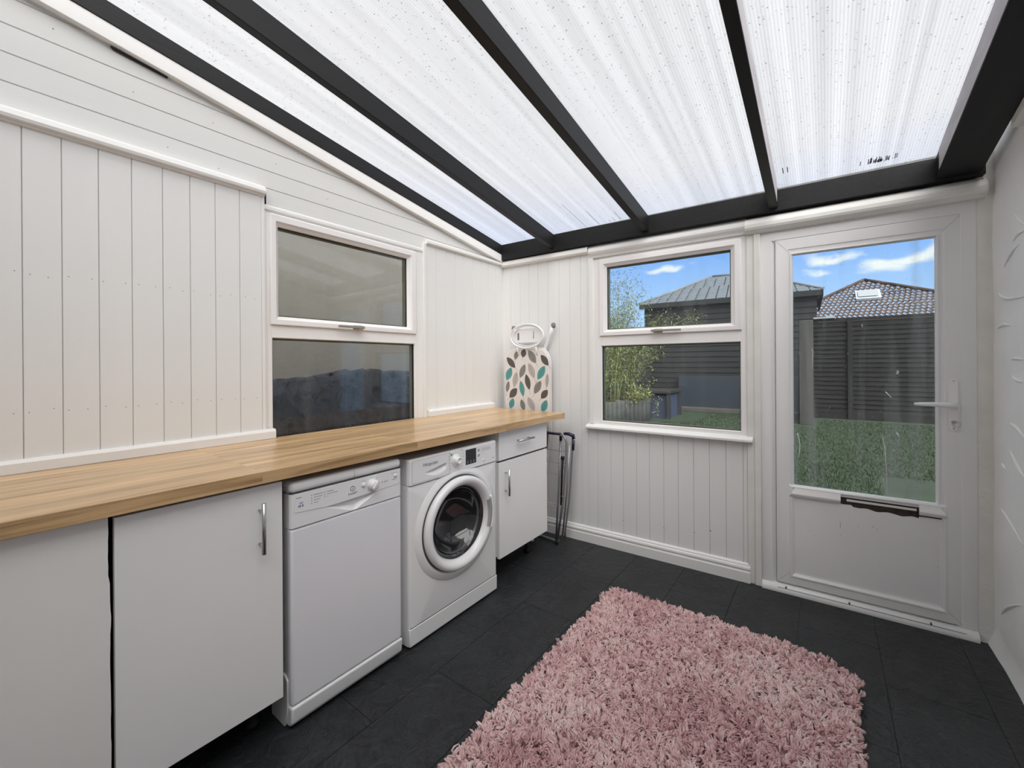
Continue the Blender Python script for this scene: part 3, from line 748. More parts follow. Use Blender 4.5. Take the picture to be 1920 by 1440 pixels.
    ky.tube([fB(cu+.006+.013*math.cos(a), .032+.002*math.sin(3*a), .985+.013*math.sin(a)) for a in [2*math.pi*i/20 for i in range(20)]], .0011, 6, closed=True)
    ky.tube([fB(cu-.002+.010*math.cos(a), .034, .996+.006*math.sin(a)) for a in [2*math.pi*i/16 for i in range(16)]], .0012, 6, closed=True)
    K = build('key', ky, m_steel, frame=FRAME_B, base=fB(cu, .02, .98)); tag(K, 'small steel key and ring left in the garden door lock', 'key')
build_door()

# ================================================================== WORKTOP AND UNITS
b = MB(); b.box(.006, .673, Y0+.02, -.137, .8925, .9325)
tag(build('worktop', b, m_oak, base=(.3, -1.8, .8925), bevel=.0015), 'long oak stave worktop over the cabinets and machines', 'worktop')

def bar_handle(root, p0, p1, posts, out=.032, r=.0062):
    h = MB(); h.tube([p0, p1], r, 12)
    for q in posts: h.tube([(q[0]-out, q[1], q[2]), q], .0042, 8)
    return build('handle', h, m_steel, root)

# cream end panel at the near end
def near_panel():
    root = thing('base_cabinet', 'cream base unit with plain front and no handle, nearest the left edge', 'cabinet', (.3, -2.9, 0))
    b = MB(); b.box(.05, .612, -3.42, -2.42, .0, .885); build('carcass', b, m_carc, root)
    b = MB(); n = 40; edge = []
    for i in range(n+1):
        z = .0+.889*i/n
        w = .0022*noise.noise(Vector((z*9, 4, 0)))+.0016*noise.noise(Vector((z*30, 4, 0)))
        edge.append((-2.3735+w-.003*(z > .72), z))
    poly = edge+[(-3.42, .889), (-3.42, 0)]
    b.prism(poly, lambda y, z, x: (x, y, z), .612, .640)
    build('front_panel', b, m_cab_old, root)
near_panel()
def cab2():
    root = thing('base_cabinet', 'wide white base cabinet with upright bar handle, left of the dishwasher', 'cabinet', (.3, -2.16, .13))
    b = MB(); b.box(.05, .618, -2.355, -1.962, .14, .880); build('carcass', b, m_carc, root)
    b = MB(); b.box(.620, .640, -2.3650, -1.957, .138, .879); d = build('door', b, m_cab, root, bevel=.0012)
    bar_handle(d, (.672, -2.026, .662), (.672, -2.026, .828), [(.672, -2.026, .690), (.672, -2.026, .800)])
    b = MB()
    for (x, y) in ((.12, -2.30), (.12, -2.0), (.50, -2.30), (.50, -2.0)): 
        l = MB(); l.tube([(x, y, 0), (x, y, .02), (x, y, .021), (x, y, .14)], [.026, .026, .016, .016], 12); build('leg', l, m_rubber, root)
cab2()
def cab3():
    root = thing('base_cabinet', 'white base cabinet with a drawer, between the washing machine and the garden wall', 'cabinet', (.3, -.55, .13))
    b = MB(); b.box(.05, .608, -.800, -.302, .16, .892)
    build('carcass', b, m_cab, root)
    b = MB(); b.box(.609, .628, -.797, -.300, .150, .703); d = build('door', b, m_cab, root, bevel=.0012)
    bar_handle(d, (.660, -.743, .508), (.660, -.743, .664), [(.660, -.743, .534), (.660, -.743, .640)])
    b = MB(); b.box(.609, .628, -.797, -.300, .717, .8915); d = build('drawer', b, m_cab, root, bevel=.0012)
    bar_handle(d, (.660, -.648, .812), (.660, -.490, .812), [(.660, -.622, .812), (.660, -.516, .812)])
    b = MB(); b.box(.58, .6085, -.796, -.301, .703, .717); build('gap', b, m_seam, root)
    for (x, y) in ((.12, -.74), (.12, -.36), (.50, -.74), (.50, -.36)):
        l = MB(); l.tube([(x, y, 0), (x, y, .02), (x, y, .021), (x, y, .16)], [.026, .026, .016, .016], 12); build('leg', l, m_rubber, root)
cab3()

# ---- dishwasher
def scoop(mb, x, y0, y1, z0, z1, ny, nz, fn):
    v = []; f = []
    for i in range(ny+1):
        for j in range(nz+1):
            y = y0+(y1-y0)*i/ny; z = z0+(z1-z0)*j/nz
            v.append((x+fn(y, z), y, z))
    for i in range(ny):
        for j in range(nz): f.append((i*(nz+1)+j, (i+1)*(nz+1)+j, (i+1)*(nz+1)+j+1, i*(nz+1)+j+1))
    mb.add(v, f, True)

def dishes():
    Y1, Y2 = -1.936, -1.480
    root = thing('dishwasher', 'slim white dishwasher under the worktop, left of the washing machine', 'dishwasher', (.34, -1.708, 0))
    b = MB(); b.box(.06, .628, Y1+.003, Y2-.003, .03, .835); build('casing', b, m_app, root, bevel=.004)
    b = MB(); b.box(.06, .652, Y1, Y2, .829, .868); l = build('lid', b, m_app, root, bevel=.016, segs=5)
    b = MB(); b.box(.60, .6526, -1.6995, -1.6985, .832, .86); build('seam', b, m_grey_pl, l)
    b = MB(); b.box(.60, .6455, Y1+.002, Y2-.002, .8265, .8295); build('shadow_gap', b, m_seam, root)
    # control panel with the scooped handle
    p = MB(); X = .652
    def ztop(y):   # lower border of the printed fascia
        pts = [(-1.925, .762), (-1.81, .752), (-1.70, .7545), (-1.60, .7575), (-1.494, .7635)]
        return np.interp(y, [q[0] for q in pts], [q[1] for q in pts])
    def zlow(y): return np.interp(y, [-1.815, -1.70, -1.595], [.752, .706, .757])
    def fn(y, z):
        d = 0
        r = .012
        for e in (Y1, Y2):
            t = abs(y-e)
            if t < r: d -= r-math.sqrt(max(0, r*r-(r-t)**2))
        if -1.812 < y < -1.598 and z < ztop(y) and z > zlow(y):
            t = (z-zlow(y))/max(.004, ztop(y)-zlow(y)); w = min(1, (y+1.812)/.05, (-1.598-y)/.05)
            d -= .026*(t**.8)*max(0, w)
        return d
    scoop(p, X, Y1, Y2, .708, .8265, 150, 70, fn)
    p.box(.60, .640, Y1+.0015, Y2-.0015, .706, .8265)
    P = build('control_panel', p, m_app_fascia, root, recalc=False)
    f = MB(); n = 30; v = []
    top = [(Y1+.012+(Y2-Y1-.022)*i/n, .8255) for i in range(n+1)]
    bot = [(y, ztop(y)) for y, _ in top]
    f.prism([(a, c) for a, c in bot]+[(a, c) for a, c in top[::-1]], lambda y, z, x: (x, y, z), X-.003, X+.0016)
    F = build('fascia', f, m_app, P, bevel=.0006, segs=1)
    # door
    b = MB(); b.box(.62, .650, Y1+.001, Y2-.001, .088, .7045); build('door', b, m_app_door, root, bevel=.009, segs=4)
    b = MB(); b.prism([(.60, 0.012), (.634, .012), (.650, .030), (.655, .085), (.60, .085)], lambda x, z, y: (x, y, z), Y1, Y2); build('plinth', b, m_app, root, bevel=.007, segs=3)
    b = MB(); b.prism([(.50, .0), (.60, .0), (.625, .06), (.625, .17), (.60, .185), (.50, .185)], lambda x, z, y: (x, y, z), Y1-.002, Y1+.01); build('side_foot', b, m_app, root, bevel=.003)
    # dial and buttons
    k = MB(); k.lathe([(.0, .024), (.012, .024), (.0175, .021), (.020, .010), (.0225, .0), (.0225, -.002)], (X+.0016, -1.622, .790), 'x', 40)
    D = build('dial', k, m_app, F); k = MB(); k.prism([(-.0045, -.018), (.0045, -.018), (.0045, .018), (-.0045, .018)], lambda a, c, x: (x, -1.622+a*.8+c*.6, .790+c*.8-a*.6), X+.020, X+.0285)
    build('grip', k, m_app, D, bevel=.002)
    for (y, z, r) in ((-1.662, .797, .0085), (-1.513, .8025, .0075)):
        k = MB(); k.lathe([(0, .006), (r*.8, .006), (r, .004), (r, -.001)], (X+.0016, y, z), 'x', 24); build('button', k, m_app, F)
    # lettering
    lg = MB(); lg.lathe([(.0082, 0), (.0082, .0005), (.0102, .0005), (.0102, 0)], (X+.0016, -1.7075, .7935), 'x', 36)
    lg.box(X+.0016, X+.0022, -1.7085, -1.7065, .788, .7965); lg.box(X+.0016, X+.0022, -1.7085, -1.7065, .7985, .8005)
    tag(build('logo', lg, m_ink, F), 'grey ring logo with an i inside')
    text_obj('lettering', 'INDESIT', .0105, (X+.0018, -1.7075, .7745), None, F, m_ink)
    tk = MB(); rnd = random.Random(5)
    def dash(y, z, l, h=.0018): tk.box(X+.0016, X+.0020, y, y+l, z-h/2, z+h/2)
    for r_ in range(4):
        z = .8085-.0095*r_; dash(-1.866, z, .0022, .0035); 
        y = -1.856
        while y < -1.824-.006*r_: l = rnd.uniform(.003, .006); dash(y, z, l); y += l+.0015
    for r_ in range(3):
        z = .8075-.0085*r_; dash(-1.818, z, .0022, .0035)
        y = -1.808
        while y < (-1.785, -1.772, -1.806)[r_]: l = rnd.uniform(.003, .006); dash(y, z, l); y += l+.0015
    for y in (-1.668, -1.664, -1.659, -1.655): dash(y, .8115, .003)
    for a in (100, 50, 0, -50, -95, -130): dash(-1.622+.030*math.cos(math.radians(a)), .790+.028*math.sin(math.radians(a)), .003, .003)
    for y in (-1.578, -1.567, -1.556): dash(y, .7865, .0035, .0035); dash(y+.001, .7905, .002, .002)
    for y in (-1.533, -1.524, -1.516, -1.508): dash(y, .8135, .005, .002)
    for y in (-1.528, -1.521): dash(y, .786, .005)
    for y in (-1.918, -1.911, -1.905): dash(y, .8115, .005)
    build('printed_legend', tk, m_ink, F)['kind'] = 'stuff'
    q = MB()
    for (y, z, l, h) in ((-1.908, .793, .014, .002), (-1.906, .789, .010, .002), (-1.911, .781, .010, .007), (-1.898, .781, .005, .008)): q.box(X+.0016, X+.0021, y, y+l, z-h/2, z+h/2)
    build('printed_symbols', q, m_ink_blue, F)
dishes()

# ---- washing machine
def washer():
    Y1, Y2 = -1.440, -.842; X = .648; CY, CZ = -1.135, .482
    root = thing('washing_machine', 'white front-loading washing machine with round porthole door', 'washing machine', (.34, -1.14, 0))
    b = MB(); b.box(.06, X-.13, Y1, Y2, .012, .7325)
    n = 128; out_ = []; inn = []
    ym, zm, hy, hz, rc = (Y1+Y2)/2, (.012+.7325)/2, (Y2-Y1)/2, (.7325-.012)/2, .0
    for k in range(n):
        a = 2*math.pi*k/n; cu, sn = math.cos(a), math.sin(a)
        ty = ((Y2 if cu > 0 else Y1)-CY)/cu if abs(cu) > 1e-9 else 9e9; tz = ((.7325 if sn > 0 else .012)-CZ)/sn if abs(sn) > 1e-9 else 9e9
        t = min(ty, tz); out_.append((CY+cu*t, CZ+sn*t)); inn.append((CY+.178*cu, CZ+.178*sn))
    for (yy, zz) in ((Y1, .012), (Y1, .7325), (Y2, .012), (Y2, .7325)):
        k = min(range(n), key=lambda i: math.dist(out_[i], (yy, zz))); out_[k] = (yy, zz)
    xb, xe = X-.13, X-.001; E_ = .014
    def inset(p): return (min(max(p[0], Y1+E_), Y2-E_), min(max(p[1], .012+E_), .7325-E_))
    rings = [[(xb, *p) for p in out_], [(xe-E_, *p) for p in out_]]
    for q in (30, 60, 90):
        sa, ca = math.sin(math.radians(q)), math.cos(math.radians(q))
        rings.append([(xe-E_+E_*sa, inset(p)[0]+(p[0]-inset(p)[0])*ca, inset(p)[1]+(p[1]-inset(p)[1])*ca) for p in out_])
    rings += [[(xe, *p) for p in inn], [(xb, *p) for p in inn]]
    vv = [p for R0 in rings for p in R0]
    for i in range(len(rings)-1): b.f += [[len(b.v)+i*n+k, len(b.v)+i*n+(k+1) % n, len(b.v)+(i+1)*n+(k+1) % n, len(b.v)+(i+1)*n+k] for k in range(n)]; b.mi += [0]*n; b.sm += [False]*n
    b.v += vv
    cs = build('casing', b, m_app, root)
    for p in cs.data.polygons: p.use_smooth = True
    cs.data.set_sharp_from_angle(angle=math.radians(50))
    # panel
    p = MB(); 
    def fn(y, z):
        d = 0; r = .018
        for e in (Y1, Y2):
            t = abs(y-e)
            if t < r: d -= r-math.sqrt(max(0, r*r-(r-t)**2))
        t = .85-z
        if t < .012: d -= .012-math.sqrt(max(0, .012**2-(.012-t)**2))
        zt = np.interp(y, [-1.345, -1.22], [.775, .796]); zl = .752+.018*((y+1.275)/.07)**2 if y < -1.275 else .752+.03*((y+1.275)/.07)**2
        if -1.352 < y < -1.217 and zl < z < zt:
            q = (z-zl)/max(.004, zt-zl); w = min(1, (y+1.352)/.05, (-1.217-y)/.006)
            d -= .018*q*max(0, w)
        return d
    scoop(p, X+.004, Y1, Y2, .7345, .85, 170, 60, fn); p.box(.06, X-.016, Y1+.001, Y2-.001, .7345, .8485)
    P = build('control_panel', p, m_app, root, recalc=False)
    g = MB(); g.box(.05, X-.004, Y1+.004, Y2-.004, .7315, .7355); build('shadow_gap', g, m_grey_pl, root)
    # drawer outline
    d = MB(); d.ring((-1.424, -1.198, .7385, .8425), [(0, X+.0035), (0, X+.0044), (.0012, X+.0044), (.0012, X+.0035)], fL); build('drawer_seam', d, m_grey_pl, P)
    text_obj('lettering', 'Hotpoint', .0235, (X+.0044, -1.318, .8125), None, P, m_ink)
    # dial
    k = MB(); k.lathe([(0, .022), (.0105, .022), (.012, .027), (.0165, .026), (.0185, .018), (.0195, .010), (.029, .005), (.032, .0), (.032, -.002)], (X+.004, -1.155, .797), 'x', 48)
    build('dial', k, m_app, P)
    s = MB(); s.box(X, X+.0052, -1.088, -1.011, .7575, .8345); D = build('display', s, m_black_gl, P, bevel=.001)
    q = MB()
    for y in (-1.074, -1.052, -1.030):
        q.box(X+.005, X+.0056, y-.005, y+.004, .765, .769); q.box(X+.005, X+.0056, y-.003, y+.002, .774, .778)
    build('printed_symbols', q, m_grey_pl, D)
    for z in (.818, .791):
        q = MB(); q.box(X+.003, X+.0056, -.998, -.985, z-.006, z+.006); build('button', q, m_grey_pl, P, bevel=.001)
    q = MB(); q.lathe([(0, .0015), (.006, .0015), (.0065, 0)], (X+.004, -.952, .7575), 'x', 20); build('button', q, m_app, P)
    t = MB(); rnd = random.Random(2)
    def dash(y, z, l, h=.0016): t.box(X+.004, X+.0044, y, y+l, z-h/2, z+h/2)
    for i in range(6):
        for sg in (-1, 1):
            z = .838-.0155*i; yy = -1.155+sg*(.040+.004*math.sin(i))
            dash(yy-(.008 if sg < 0 else 0), z, rnd.uniform(.006, .011))
    for y in (-1.16, -1.14, -1.128, -1.12): dash(y, .8435, .006)
    for z in (.823, .817, .811):
        y = -.945
        while y < -.90: l = rnd.uniform(.003, .008); dash(y, z, l, .0012); y += l+.0015
    dash(-.878, .757, .008, .004); dash(-1.191, .829, .009, .009)
    build('printed_legend', t, m_ink, P)['kind'] = 'stuff'
    t = MB(); t.lathe([(.0065, 0), (.0065, .0004), (.008, .0004), (.008, 0)], (X+.004, -.958, .817), 'x', 24); build('printed_symbols', t, m_grey_pl, P)
    # porthole surround moulding
    m = MB(); m.lathe([(.232, -.012), (.236, .004), (.243, .011), (.252, .009), (.262, .003), (.275, .0), (.277, -.003)], (X, CY, CZ), 'x', 96); build('door_surround', m, m_app, root)
    m = MB(); m.lathe([(.222, .002), (.2335, .0045), (.2335, -.003)], (X, CY, CZ), 'x', 96); build('shadow_gap', m, m_seam, root)
    r = MB(); r.lathe([(.226, .0), (.2295, .010), (.2290, .026), (.2225, .034), (.212, .0375), (.199, .034), (.188, .024), (.182, .014), (.1775, .002), (.1745, -.02)], (X, CY, CZ), 'x', 110)
    R_ = build('door', r, m_app, root)
    # grip recess on the right of the ring
    h = MB(); n = 14
    v = []; f = []
    for i in range(n+1):
        a = math.radians(-21+42*i/n)
        for (rad, x) in ((.186, .0335), (.190, .040), (.207, .0425), (.2105, .040)):
            v.append((X+x, CY+rad*math.cos(a), CZ+rad*math.sin(a)))
    for i in range(n):
        for j in range(3): f.append((i*4+j, i*4+j+1, (i+1)*4+j+1, (i+1)*4+j))
    h.add(v, f, True); tag(build('grip', h, m_grey_pl, R_, recalc=False), 'grey finger grip on the right of the door ring')
    h = MB(); h.tube([(X+.040, CY+.2145*math.cos(math.radians(a)), CZ+.2145*math.sin(math.radians(a))) for a in range(-24, 25, 3)], .0055, 10); build('grip_edge', h, m_app, R_)
    # bowl
    g = MB(); g.lathe([(.1765, .004), (.170, .002), (.160, -.008), (.140, -.040), (.120, -.075), (.085, -.095), (.0, -.10)], (X, CY, CZ), 'x', 96)
    m_bowl = mat('dark_smoked_glass', (.016, .016, .018), .10, coat=.6)
    G = build('porthole_glass', g, m_bowl, R_)
    g = MB(); g.lathe([(.150, -.019), (.153, -.0135), (.156, -.008)], (X, CY, CZ), 'x', 96)
    g.lathe([(.112, -.0845), (.118, -.0775)], (X, CY, CZ), 'x', 96)
    m_rim = mat('steel_grey_rim', (.14, .145, .16), .3, .5)
    build('inner_rim', g, m_rim, G)
    # kick panel
    b = MB(); b.box(X-.03, X+.001, Y1+.001, Y2-.001, .010, .092); build('kick_panel', b, m_app, root, bevel=.006, segs=3)
    b = MB(); b.box(X-.03, X-.001, Y1+.006, Y2-.006, .0915, .0945); build('seam', b, m_seam, root)
    for (x, y) in ((.12, Y1+.05), (.12, Y2-.05), (.58, Y1+.05), (.58, Y2-.05)):
        l = MB(); l.tube([(x, y, 0), (x, y, .02)], .02, 12); build('foot', l, m_rubber, root)
washer()

# pipe under the drawer cabinet
h = MB(); h.tube([(.36, -.255, .45), (.40, -.25, .22), (.435, -.245, .10), (.455, -.24, .035), (.46, -.238, .018)], [.008, .008, .009, .014, .012], 12)
tag(build('drain_hose', h, m_old_trim, base=(.46, -.238, .0)), 'short white pipe end on the floor beside the drawer cabinet', 'pipe')

# ================================================================== IRONING BOARD
def px_iron(X, Y):
    """cover print positions, measured across the board"""
    u = .084+(X-405)/(900-405)*.412; z = 1.385-(Y-590)/(1240-590)*.452
    return u, z
def leaf_print(mb, X, Y, ang, ln, wd, mi, o):
    u, z = px_iron(X, Y); s = .412/495; L = ln*s; W = wd*s; a = math.radians(ang)
    ax = (math.sin(a), math.cos(a)); bx = (math.cos(a), -math.sin(a)); n = 12; pts = []
    for k in range(n): 
        t = k/n; pts.append((-L/2+L*t, W/2*math.sin(math.pi*t)**.8*1.0))
    for k in range(n): 
        t = 1-k/n; pts.append((-L/2+L*t, -W/2*math.sin(math.pi*t)**.8*1.0))
    def P(p, q, oo): return fB(u+ax[0]*p+bx[0]*q, oo, z+ax[1]*p+bx[1]*q)
    mb.cur = mi
    mb.add([P(p, q, o+.0006) for p, q in pts], [tuple(range(len(pts)))])
    mb.cur = 4
    def line(p0, q0, p1, q1, w=.0011):
        d = math.hypot(p1-p0, q1-q0) or 1; nx, ny = -(q1-q0)/d*w/2, (p1-p0)/d*w/2
        mb.add([P(p0-nx, q0-ny, o+.0010), P(p0+nx, q0+ny, o+.0010), P(p1+nx, q1+ny, o+.0010), P(p1-nx, q1-ny, o+.0010)], [(0, 1, 2, 3)])
    line(-L/2-L*.30, 0, L/2*.9, 0, .0013)
    for k in (-.25, -.08, .08, .24):
        line(L*k, 0, L*(k+.13), W*.30); line(L*k, 0, L*(k+.13), -W*.30)
    if mi == 3:
        for i in range(len(pts)): a_, b_ = pts[i], pts[(i+1) % len(pts)]; line(a_[0], a_[1], b_[0], b_[1], .0014)
def ironing():
    O = .085
    root = thing('ironing_board', 'folded ironing board in a leaf print cover, standing upright in the corner', 'ironing board', fB(.29, .07, 0), FRAME_B)
    # board outline: square-shouldered top, nose at the floor
    def outline(gr=0):
        pts = []; u0, u1, zt = .083-gr, .497+gr, 1.388+gr; r = .085
        for k in range(9): a = math.pi/2*k/8; pts.append((u1-r+r*math.cos(a)*1.0, zt-.032-r+r*math.sin(a)+.032*math.sin(a)))
        for k in range(1, 8): t = k/8; pts.append((u1-r-(u1-u0-2*r)*t, zt+.006*math.sin(math.pi*t)))
        for k in range(9): a = math.pi/2+math.pi/2*k/8; pts.append((u0+r+r*math.cos(a), zt-.032-r+r*math.sin(a)+.032*math.sin(a)))
        for (u, z) in ((u0, .80), (u0+.02, .60), (u0+.07, .40), (u0+.13, .22), (.25, .10), (.29, .085), (.33, .10), (u1-.13, .22), (u1-.07, .40), (u1-.025, .60), (u1, .80)): pts.append((u, z))
        return pts
    b = MB(); b.prism(outline(), lambda u, z, o: fB(u, o, z), O-.018, O); C = build('board_cover', b, m_cover, root, bevel=.006, segs=3)
    b = MB(); b.tube([fB(u, O-.017, z) for u, z in outline(.004)], .005, 8, closed=True); build('cover_hem', b, m_white_wire, C)
    lp = MB(); T, D, M, Pz = 0, 1, 2, 3
    for (X, Y, a, l, w, m) in ((480, 730, -45, 140, 62, D), (720, 668, -35, 145, 72, M), (855, 708, -40, 125, 60, D), (625, 628, 12, 80, 62, D), (540, 650, 15, 85, 50, M),
                               (455, 858, 25, 135, 72, T), (612, 825, 25, 140, 62, M), (713, 820, -25, 145, 60, Pz), (818, 842, 32, 145, 70, T), (530, 920, 12, 140, 58, Pz),
                               (670, 945, -15, 150, 58, D), (605, 1020, -12, 150, 58, T), (778, 1000, 32, 140, 68, M), (440, 1002, 12, 110, 46, M), (505, 1072, 45, 125, 72, D),
                               (850, 1072, 42, 105, 62, D), (880, 925, 5, 120, 34, Pz), (486, 1190, 22, 105, 62, T), (612, 1200, -18, 110, 56, M), (708, 1185, -30, 140, 62, Pz), (848, 1200, 25, 125, 66, T)):
        leaf_print(lp, X, Y, a, l, w, m, O)
    tag(build('leaf_print', lp, m_leafs, C, recalc=False), 'teal, grey and taupe leaves printed on the cover')
    # iron rest
    def ell(cu, cz, ru, rz_, o, n=40, tilt=0): return [fB(cu+ru*math.cos(a), o+tilt*math.sin(a), cz+rz_*math.sin(a)) for a in [2*math.pi*i/n for i in range(n)]]
    r = MB(); r.tube(ell(.305, 1.488, .152, .090, .10), .0075, 10, closed=True); R_ = build('iron_rest', r, m_white_wire, root)
    r = MB(); r.tube(ell(.305, 1.490, .132, .078, .088, tilt=.0), .0035, 8, closed=True)
    r.prism([(.18, 1.44), (.43, 1.44), (.445, 1.47), (.44, 1.52), (.40, 1.546), (.21, 1.546), (.175, 1.52), (.168, 1.47)], lambda u, z, o: fB(u, o, z), .074, .078)
    build('rest_plate', r, m_white_wire, R_)
    r = MB(); r.prism([(.206, 1.462), (.222, 1.462), (.222, 1.515), (.206, 1.515)], lambda u, z, o: fB(u, o, z), .0775, .0795); build('slot', r, m_capgrey, R_); r = MB(); r.prism([(.352, 1.468), (.358, 1.468), (.360, 1.525), (.356, 1.525)], lambda u, z, o: fB(u, o, z), .0775, .0795)
    build('slot', r, m_capgrey, R_)
    r = MB(); r.tube([fB(.22, .10, 1.405), fB(.22, .08, 1.34)], .007, 8); build('rest_arm', r, m_white_wire, R_); r = MB(); r.tube([fB(.39, .10, 1.405), fB(.39, .08, 1.34)], .007, 8); build('rest_arm', r, m_white_wire, R_)
    # folded legs and their grey feet
    for (a, b_, s) in (((.512, 1.565), (.30, .95), 1), ((.146, 1.560), (.22, .95), -1)):
        l = MB(); pts = [(a[0], a[1]), (a[0]-.030*s, a[1]-.07), (a[0]-.075*s, a[1]-.17), b_]
        l.tube([fB(u, .045, z) for u, z in pts], .0145, 12); L_ = build('leg', l, m_white_wire, root)
        l = MB(); l.lathe([(0, .018), (.012, .016), (.017, .006), (.017, -.014), (.012, -.022), (0, -.022)], fB(a[0], .045, a[1]), 'z', 18); build('foot_cap', l, m_capgrey, L_)
    l = MB(); l.tube([fB(.20, .045, .9), fB(.20, .045, .0)], .011, 10); build('leg', l, m_white_wire, root)
    l = MB(); l.tube([fB(.40, .045, .9), fB(.40, .045, .0)], .011, 10); build('leg', l, m_white_wire, root)
ironing()

# ================================================================== CLOTHES AIRER
def airer():
    root = thing('clothes_airer', 'folded grey metal clothes airer with navy corners, right of the drawer cabinet', 'clothes airer', fB(.45, .12, 0), FRAME_B)
    # inner wing
    a = MB(); a.tube([fB(.245, .135, .03), fB(.25, .118, .30), fB(.258, .10, .755)], .0075, 10); a.tube([fB(.578, .135, .015), fB(.588, .118, .30), fB(.602, .10, .752)], .0075, 10)
    W = build('side_frame', a, m_airer, root)
    for z in (.650, .562, .482, .264, .245):
        o = .135-.04*z; r = MB(); r.tube([fB(.25, o, z+.004), fB(.665 if z > .6 else .59, o, z)], .0032, 8); build('drying_rail', r, m_grey_pl, W)
    r = MB(); r.tube([fB(.25, .10, .770), fB(.60, .10, .768)], .010, 10); r.tube([fB(.602, .10, .770), fB(.602, .101, .722)], .011, 10); r.tube([fB(.482, .10, .765), fB(.480, .102, .66)], [.013, .009], 10)
    build('corner_joint', r, m_navy, W)
    # outer leg frame, curved over at the top
    a = MB(); a.tube([fB(.606, .12, .765), fB(.632, .12, .760), fB(.652, .12, .742), (fB(.662, .122, .71)), fB(.660, .125, .62), fB(.640, .14, .30), fB(.605, .165, .02)], .0080, 12)
    O_ = build('leg_frame', a, m_airer, root)
    a = MB(); a.tube([fB(.612, .155, .026), fB(.59, .160, .018), fB(.40, .135, .018), fB(.25, .13, .018)], .0085, 10, flat=1.2); build('floor_bar', a, m_airer, O_)
    a = MB(); a.tube([fB(.605, .168, .030), fB(.603, .168, .0)], .013, 12); build('foot_cap', a, m_rubber, O_)
    # second wing, nearest the wall
    a = MB(); a.tube([fB(.69, .085, .745), fB(.688, .085, .66), fB(.668, .10, .30), fB(.645, .12, .09), fB(.635, .11, .03)], .0070, 12)
    a.tube([fB(.672, .10, .70), fB(.655, .11, .36), fB(.628, .13, .05)], .0060, 10)
    S2 = build('side_frame', a, m_airer, root)
    r = MB(); r.tube([fB(.628, .10, .775), fB(.665, .095, .775), fB(.695, .088, .764), fB(.699, .086, .74)], [.009, .013, .014, .012], 12); r.tube([fB(.697, .085, .73), fB(.693, .085, .66)], .010, 10)
    build('corner_joint', r, m_navy, S2)
    r = MB(); r.tube([fB(.632, .125, .60), fB(.628, .13, .52), fB(.62, .135, .27)], [.010, .007, .006], 10); r.tube([fB(.630, .12, .615), fB(.630, .128, .595)], .013, 12); build('locking_strut', r, m_rubber, root)
    for (u, o, z) in ((.651, .133, .56), (.651, .145, .34), (.638, .142, .34), (.652, .14, .24)): r = MB(); r.tube([fB(u, o, z), fB(u, o+.012, z)], .004, 8); build('rivet', r, m_steel, root)
airer()

